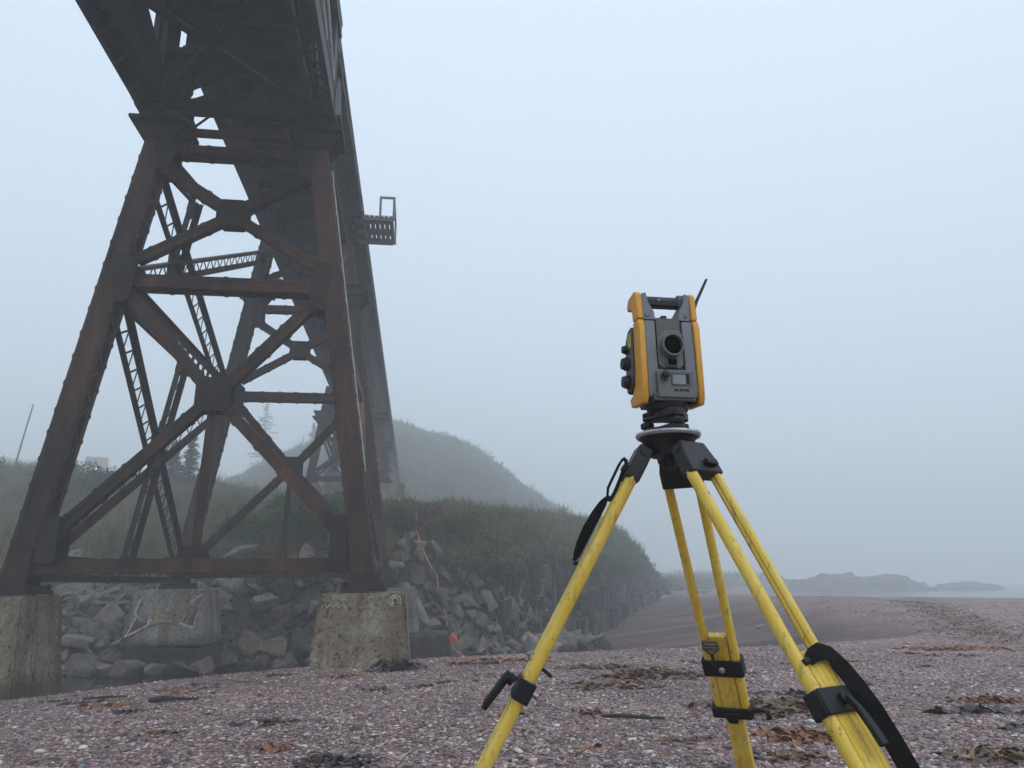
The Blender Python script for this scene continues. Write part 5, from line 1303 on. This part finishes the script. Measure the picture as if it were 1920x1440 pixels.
kelp(4.2, 6.9, .6, .3, .06, 40, M['kelp_orange'], 'rusty kelp patch near the right edge of the photo', 13)
kelp(2.95, 4.75, .55, .35, .07, 70, M['kelp'], 'kelp clump in the bottom right corner', 14)
kelp(-4.36, 8.5, .55, .12, .04, 24, M['kelp_orange'], 'rust-coloured kelp strip on the left shingle', 15, .15)
kelp(-1.7, 5.45, .22, .16, .04, 22, M['kelp_orange'], 'small yellowish kelp scrap low in the left half', 16)
kelp(-1.15, 4.95, .5, .3, .05, 50, M['kelp_dark'], 'dark reddish weed patch at the bottom left of centre', 17)
kelp(-2.1, 6.6, .55, .14, .03, 26, M['kelp_dark'], 'thin dark weed streak in the middle of the left shingle', 18)
for i in range(46):
    x = random.uniform(-6, 7); y = random.uniform(5, 12)
    if float(lowmask(np.array([x]), np.array([y]))[0]) > .1: continue
    mk_ = random.choice(['kelp_dark', 'kelp_dark', 'kelp', 'kelp_orange']); w_ = random.uniform(.12, .5)
    cn = {'kelp_dark': 'blackish', 'kelp': 'brown', 'kelp_orange': 'orange'}[mk_]; pl = 'left of the tripod' if x < -.3 else 'beyond the tripod legs' if x < 2.2 else 'right of the tripod'; dn_ = 'near the bottom edge' if y < 7 else 'halfway up the shingle' if y < 9.5 else 'near the shingle brow'
    kelp(x, y, w_, random.uniform(.05, .16), .025, random.randint(5, 14), M[mk_], f'{cn} seaweed scrap {pl}, {dn_}', 200 + i, random.uniform(-.4, .4), 'seaweed_scrap', 'seaweed', 'seaweed scraps strewn over the shingle')
# the old wrack line climbing the far right of the beach
m = MB()
for i in range(1100):
    t = random.random(); x = np.interp(t, [0, .33, .66, 1], [14.2, 12.3, 10.4, 8.6]) + random.gauss(0, .38); y = np.interp(t, [0, .33, .66, 1], [27.3, 22.5, 17.8, 13.6]) + random.gauss(0, .5); z = gz(x, y)
    a = random.uniform(0, 6.28); L = random.uniform(.04, .14); m2 = ribbon([(x, y, z + .01), (x + math.cos(a) * L / 2, y + math.sin(a) * L / 2, z + random.uniform(.01, .035)), (x + math.cos(a) * L, y + math.sin(a) * L, z + .01)], random.uniform(.015, .04), (random.uniform(-.4, .4), random.uniform(-.4, .4), 1), .004); m.add(m2.v, m2.f)
m.build('seaweed_wrack', M['kelp'], None, kind='stuff', label='scattered line of old orange-brown wrack climbing the beach at right')
def stick(pts, rs, mat, label, name='driftwood_stick', cat='driftwood', n=7):
    P2 = [(x, y, gz(x, y) + z) for x, y, z in pts]; o = MB().tube(P2, rs, n).build(name, mat, None, smooth=True); return tag(o, label, cat)
stick([(-4.02, 8.62, .02), (-3.86, 8.60, .04), (-3.7, 8.56, .03), (-3.44, 8.50, .02)], [.035, .030, .018, .012], M['dark_wood'], 'short black driftwood stick lying on the left shingle')
stick([(.72, 6.5, .01), (.86, 6.44, .02), (1.02, 6.38, .015), (1.2, 6.30, .012)], [.012, .016, .014, .008], M['dark_wood'], 'thin brown driftwood stick on the shingle between the left and back tripod legs')
stick([(-3.95, 10.1, .01), (-3.78, 10.2, .06), (-3.6, 10.22, .02), (-3.3, 10.15, .012)], [.008, .010, .012, .008], M['grey_wood'], 'pale curved twig arching on the brow of the shingle')
stick([(-5.3, 9.6, .015), (-5.0, 9.62, .02), (-4.75, 9.6, .01)], [.012, .014, .008], M['dark_wood'], 'small dark stick near the left end of the shingle brow')
stick([(-3.35, 22.9, .25), (-2.9, 22.75, .32), (-2.3, 22.55, .05), (-1.95, 22.45, -.15)], [.16, .15, .12, .08], M['grey_wood'], 'grey driftwood log lying on the rocks just right of the near right pier', 'driftwood_log', n=12)
stick([(-2.7, 23.2, .28), (-2.2, 23.0, .30), (-1.7, 22.9, .2)], [.09, .09, .06], M['dark_wood'], 'dark round timber wedged in the rocks below the rope', 'driftwood_log', n=10)
# boulders and bits on the sand
place_rock(RK[3], 7.56, 23.5, .40, .02, 'small pale rock alone on the smooth sand', tilt=.1)
for i, (x, y) in enumerate(((4.2, 26), (5.6, 30), (3.6, 24.2), (8.4, 34), (6.5, 20), (9.5, 40))):
    place_rock(RK[i], x, y, random.uniform(.12, .22), .0, 'small stone on the smooth dark sand', 'small stones on the sand', tilt=.1, name='stone', cat='stone')

# rope with its orange float, hose loop
def near(x, y, z): return Vector((x, y, gz(x, y) + z))
rp_ = [near(-3.28, 24.9, .75), near(-3.24, 24.6, .35), near(-3.0, 24.2, .30), near(-2.79, 23.9, .32), near(-2.62, 23.75, .32), near(-2.45, 23.65, .38), near(-2.33, 23.4, .42), near(-2.2, 23.2, .45), near(-2.05, 22.9, .45), near(-1.92, 22.6, .55), near(-1.86, 22.45, .50)]
def smoothpts(p, n=6):
    out = []
    for i in range(len(p) - 1):
        a = p[max(i - 1, 0)]; b = p[i]; c = p[i + 1]; d = p[min(i + 2, len(p) - 1)]
        for k in range(n):
            t = k / n; out.append(.5 * ((2 * b) + (c - a) * t + (2 * a - 5 * b + 4 * c - d) * t * t + (3 * b - a - 3 * c + d) * t ** 3))
    return out + [p[-1]]
o = MB().tube(smoothpts(rp_), .022, 6).build('rope', M['rope'], None, smooth=True); tag(o, 'long salmon-coloured rope trailing down the bank onto the rocks', 'rope')
o = MB().tube(smoothpts([near(-1.75, 21.9, .42), near(-1.45, 21.75, .30), near(-1.15, 21.8, .33), near(-.85, 22.0, .50)]), .020, 6).build('rope', M['rope'], None, smooth=True); tag(o, 'short sagging piece of salmon rope beside the black hose loop', 'rope')
m = MB().prism([(-.16, -.10), (.13, -.14), (.19, .04), (.06, .16), (-.12, .12)], near(-1.86, 22.35, .46), (.98, .1, .1), (0, -.25, .97), (0, -.97, -.25), -.05, .05)
o = m.build('float_tag', M['orange'], None, bevel=.02); tag(o, 'bright orange plastic float at the end of the salmon rope', 'float')
c = near(-1.05, 21.55, .22); o = MB().tube([c + Vector((math.cos(a) * .33, .10 * math.sin(a) + .03 * a, math.sin(a) * .27)) for a in np.linspace(.2, 7.6, 40)], .035, 8).build('hose_loop', M['black_plastic'], None, smooth=True); tag(o, 'loop of black rubber hose standing on edge at the waterline rocks', 'hose')
c = near(-2.2, 22.0, .75); o = MB().tube([c + Vector((math.cos(a) * .33, math.sin(a) * .30, .10 * math.sin(a))) for a in np.linspace(0, 6.283, 28)], .085, 10).build('old_tyre', M['black_plastic'], None, smooth=True); tag(o, 'old black tyre lying on the rocks beside the grey log', 'tyre')

# ------------------------------------------------------------------ pole and truck on the far road
zp = gz(-32.6, 47.0); o = empty('utility_pole', (-32.6, 47.0, zp)); tag(o, 'lone leaning utility pole on the hill at the left edge', 'pole')
MB().tube([(0, 0, -.5), (.32, 0, 2.3), (.62, 0, 4.6)], [.055, .050, .04], 8).build('shaft', M['grey_wood'], o, smooth=True)
tx, ty = -85.5, 146.0; tz = gz(tx, ty); tk = empty('truck', (tx, ty, tz + .9), (0, 0, R(28))); tag(tk, 'red lorry with lit headlights, fog-faded, on the hill road at left', 'truck')
def K(mb, name, mat, bevel=0): return mb.build(name, mat, tk, bevel=bevel)
K(MB().box(-.1, 2.9, .6, 8.0, 1.1, 4.0), 'cargo_body', M['truck_red'], .12)
K(MB().box(-1.15, 1.25, -1.4, .9, .75, 3.5).box(-1.1, 1.2, -1.2, .8, 3.5, 3.75), 'cab', M['truck_red'], .12)
K(MB().box(-1.0, 1.1, -2.6, -1.35, .75, 2.0), 'bonnet', M['truck_grey'], .10)
K(MB().box(-.95, 1.05, -1.43, -1.39, 2.2, 3.1), 'windscreen', M['glass'])
K(MB().box(-.5, .6, -2.64, -2.6, .95, 1.8), 'grille', M['truck_grey'])
K(MB().box(-1.2, 1.3, -2.75, -2.55, .55, .80), 'bumper', M['metal'])
for s in (-1, 1):
    K(MB().lathe([(.19, 0), (.16, .05)], (.05 + s * .95, -2.66, 1.15), X_, Z_, (0, -1, 0), 12), 'headlight', M['lamp'])
    K(MB().tube([(.05 + s * 1.15, .8, 1.0), (.05 + s * 1.15, .8, 4.3)], .07, 8), 'exhaust_stack', M['metal'])
for (x, y) in ((-1.0, -1.7), (1.1, -1.7), (-1.0, 1.8), (1.1, 1.8), (-.1, 5.5), (2.6, 5.5), (-.1, 6.8), (2.6, 6.8)):
    w = K(MB().lathe([(.30, -.14), (.50, -.13), (.52, 0), (.50, .13), (.30, .14)], (x, y, .52), Y_, Z_, X_, 18), 'wheel', M['black_plastic'])
    MB().lathe([(.28, -.10), (.28, .10)], (x, y, .52), Y_, Z_, X_, 12).build('rim', M['metal'], w)
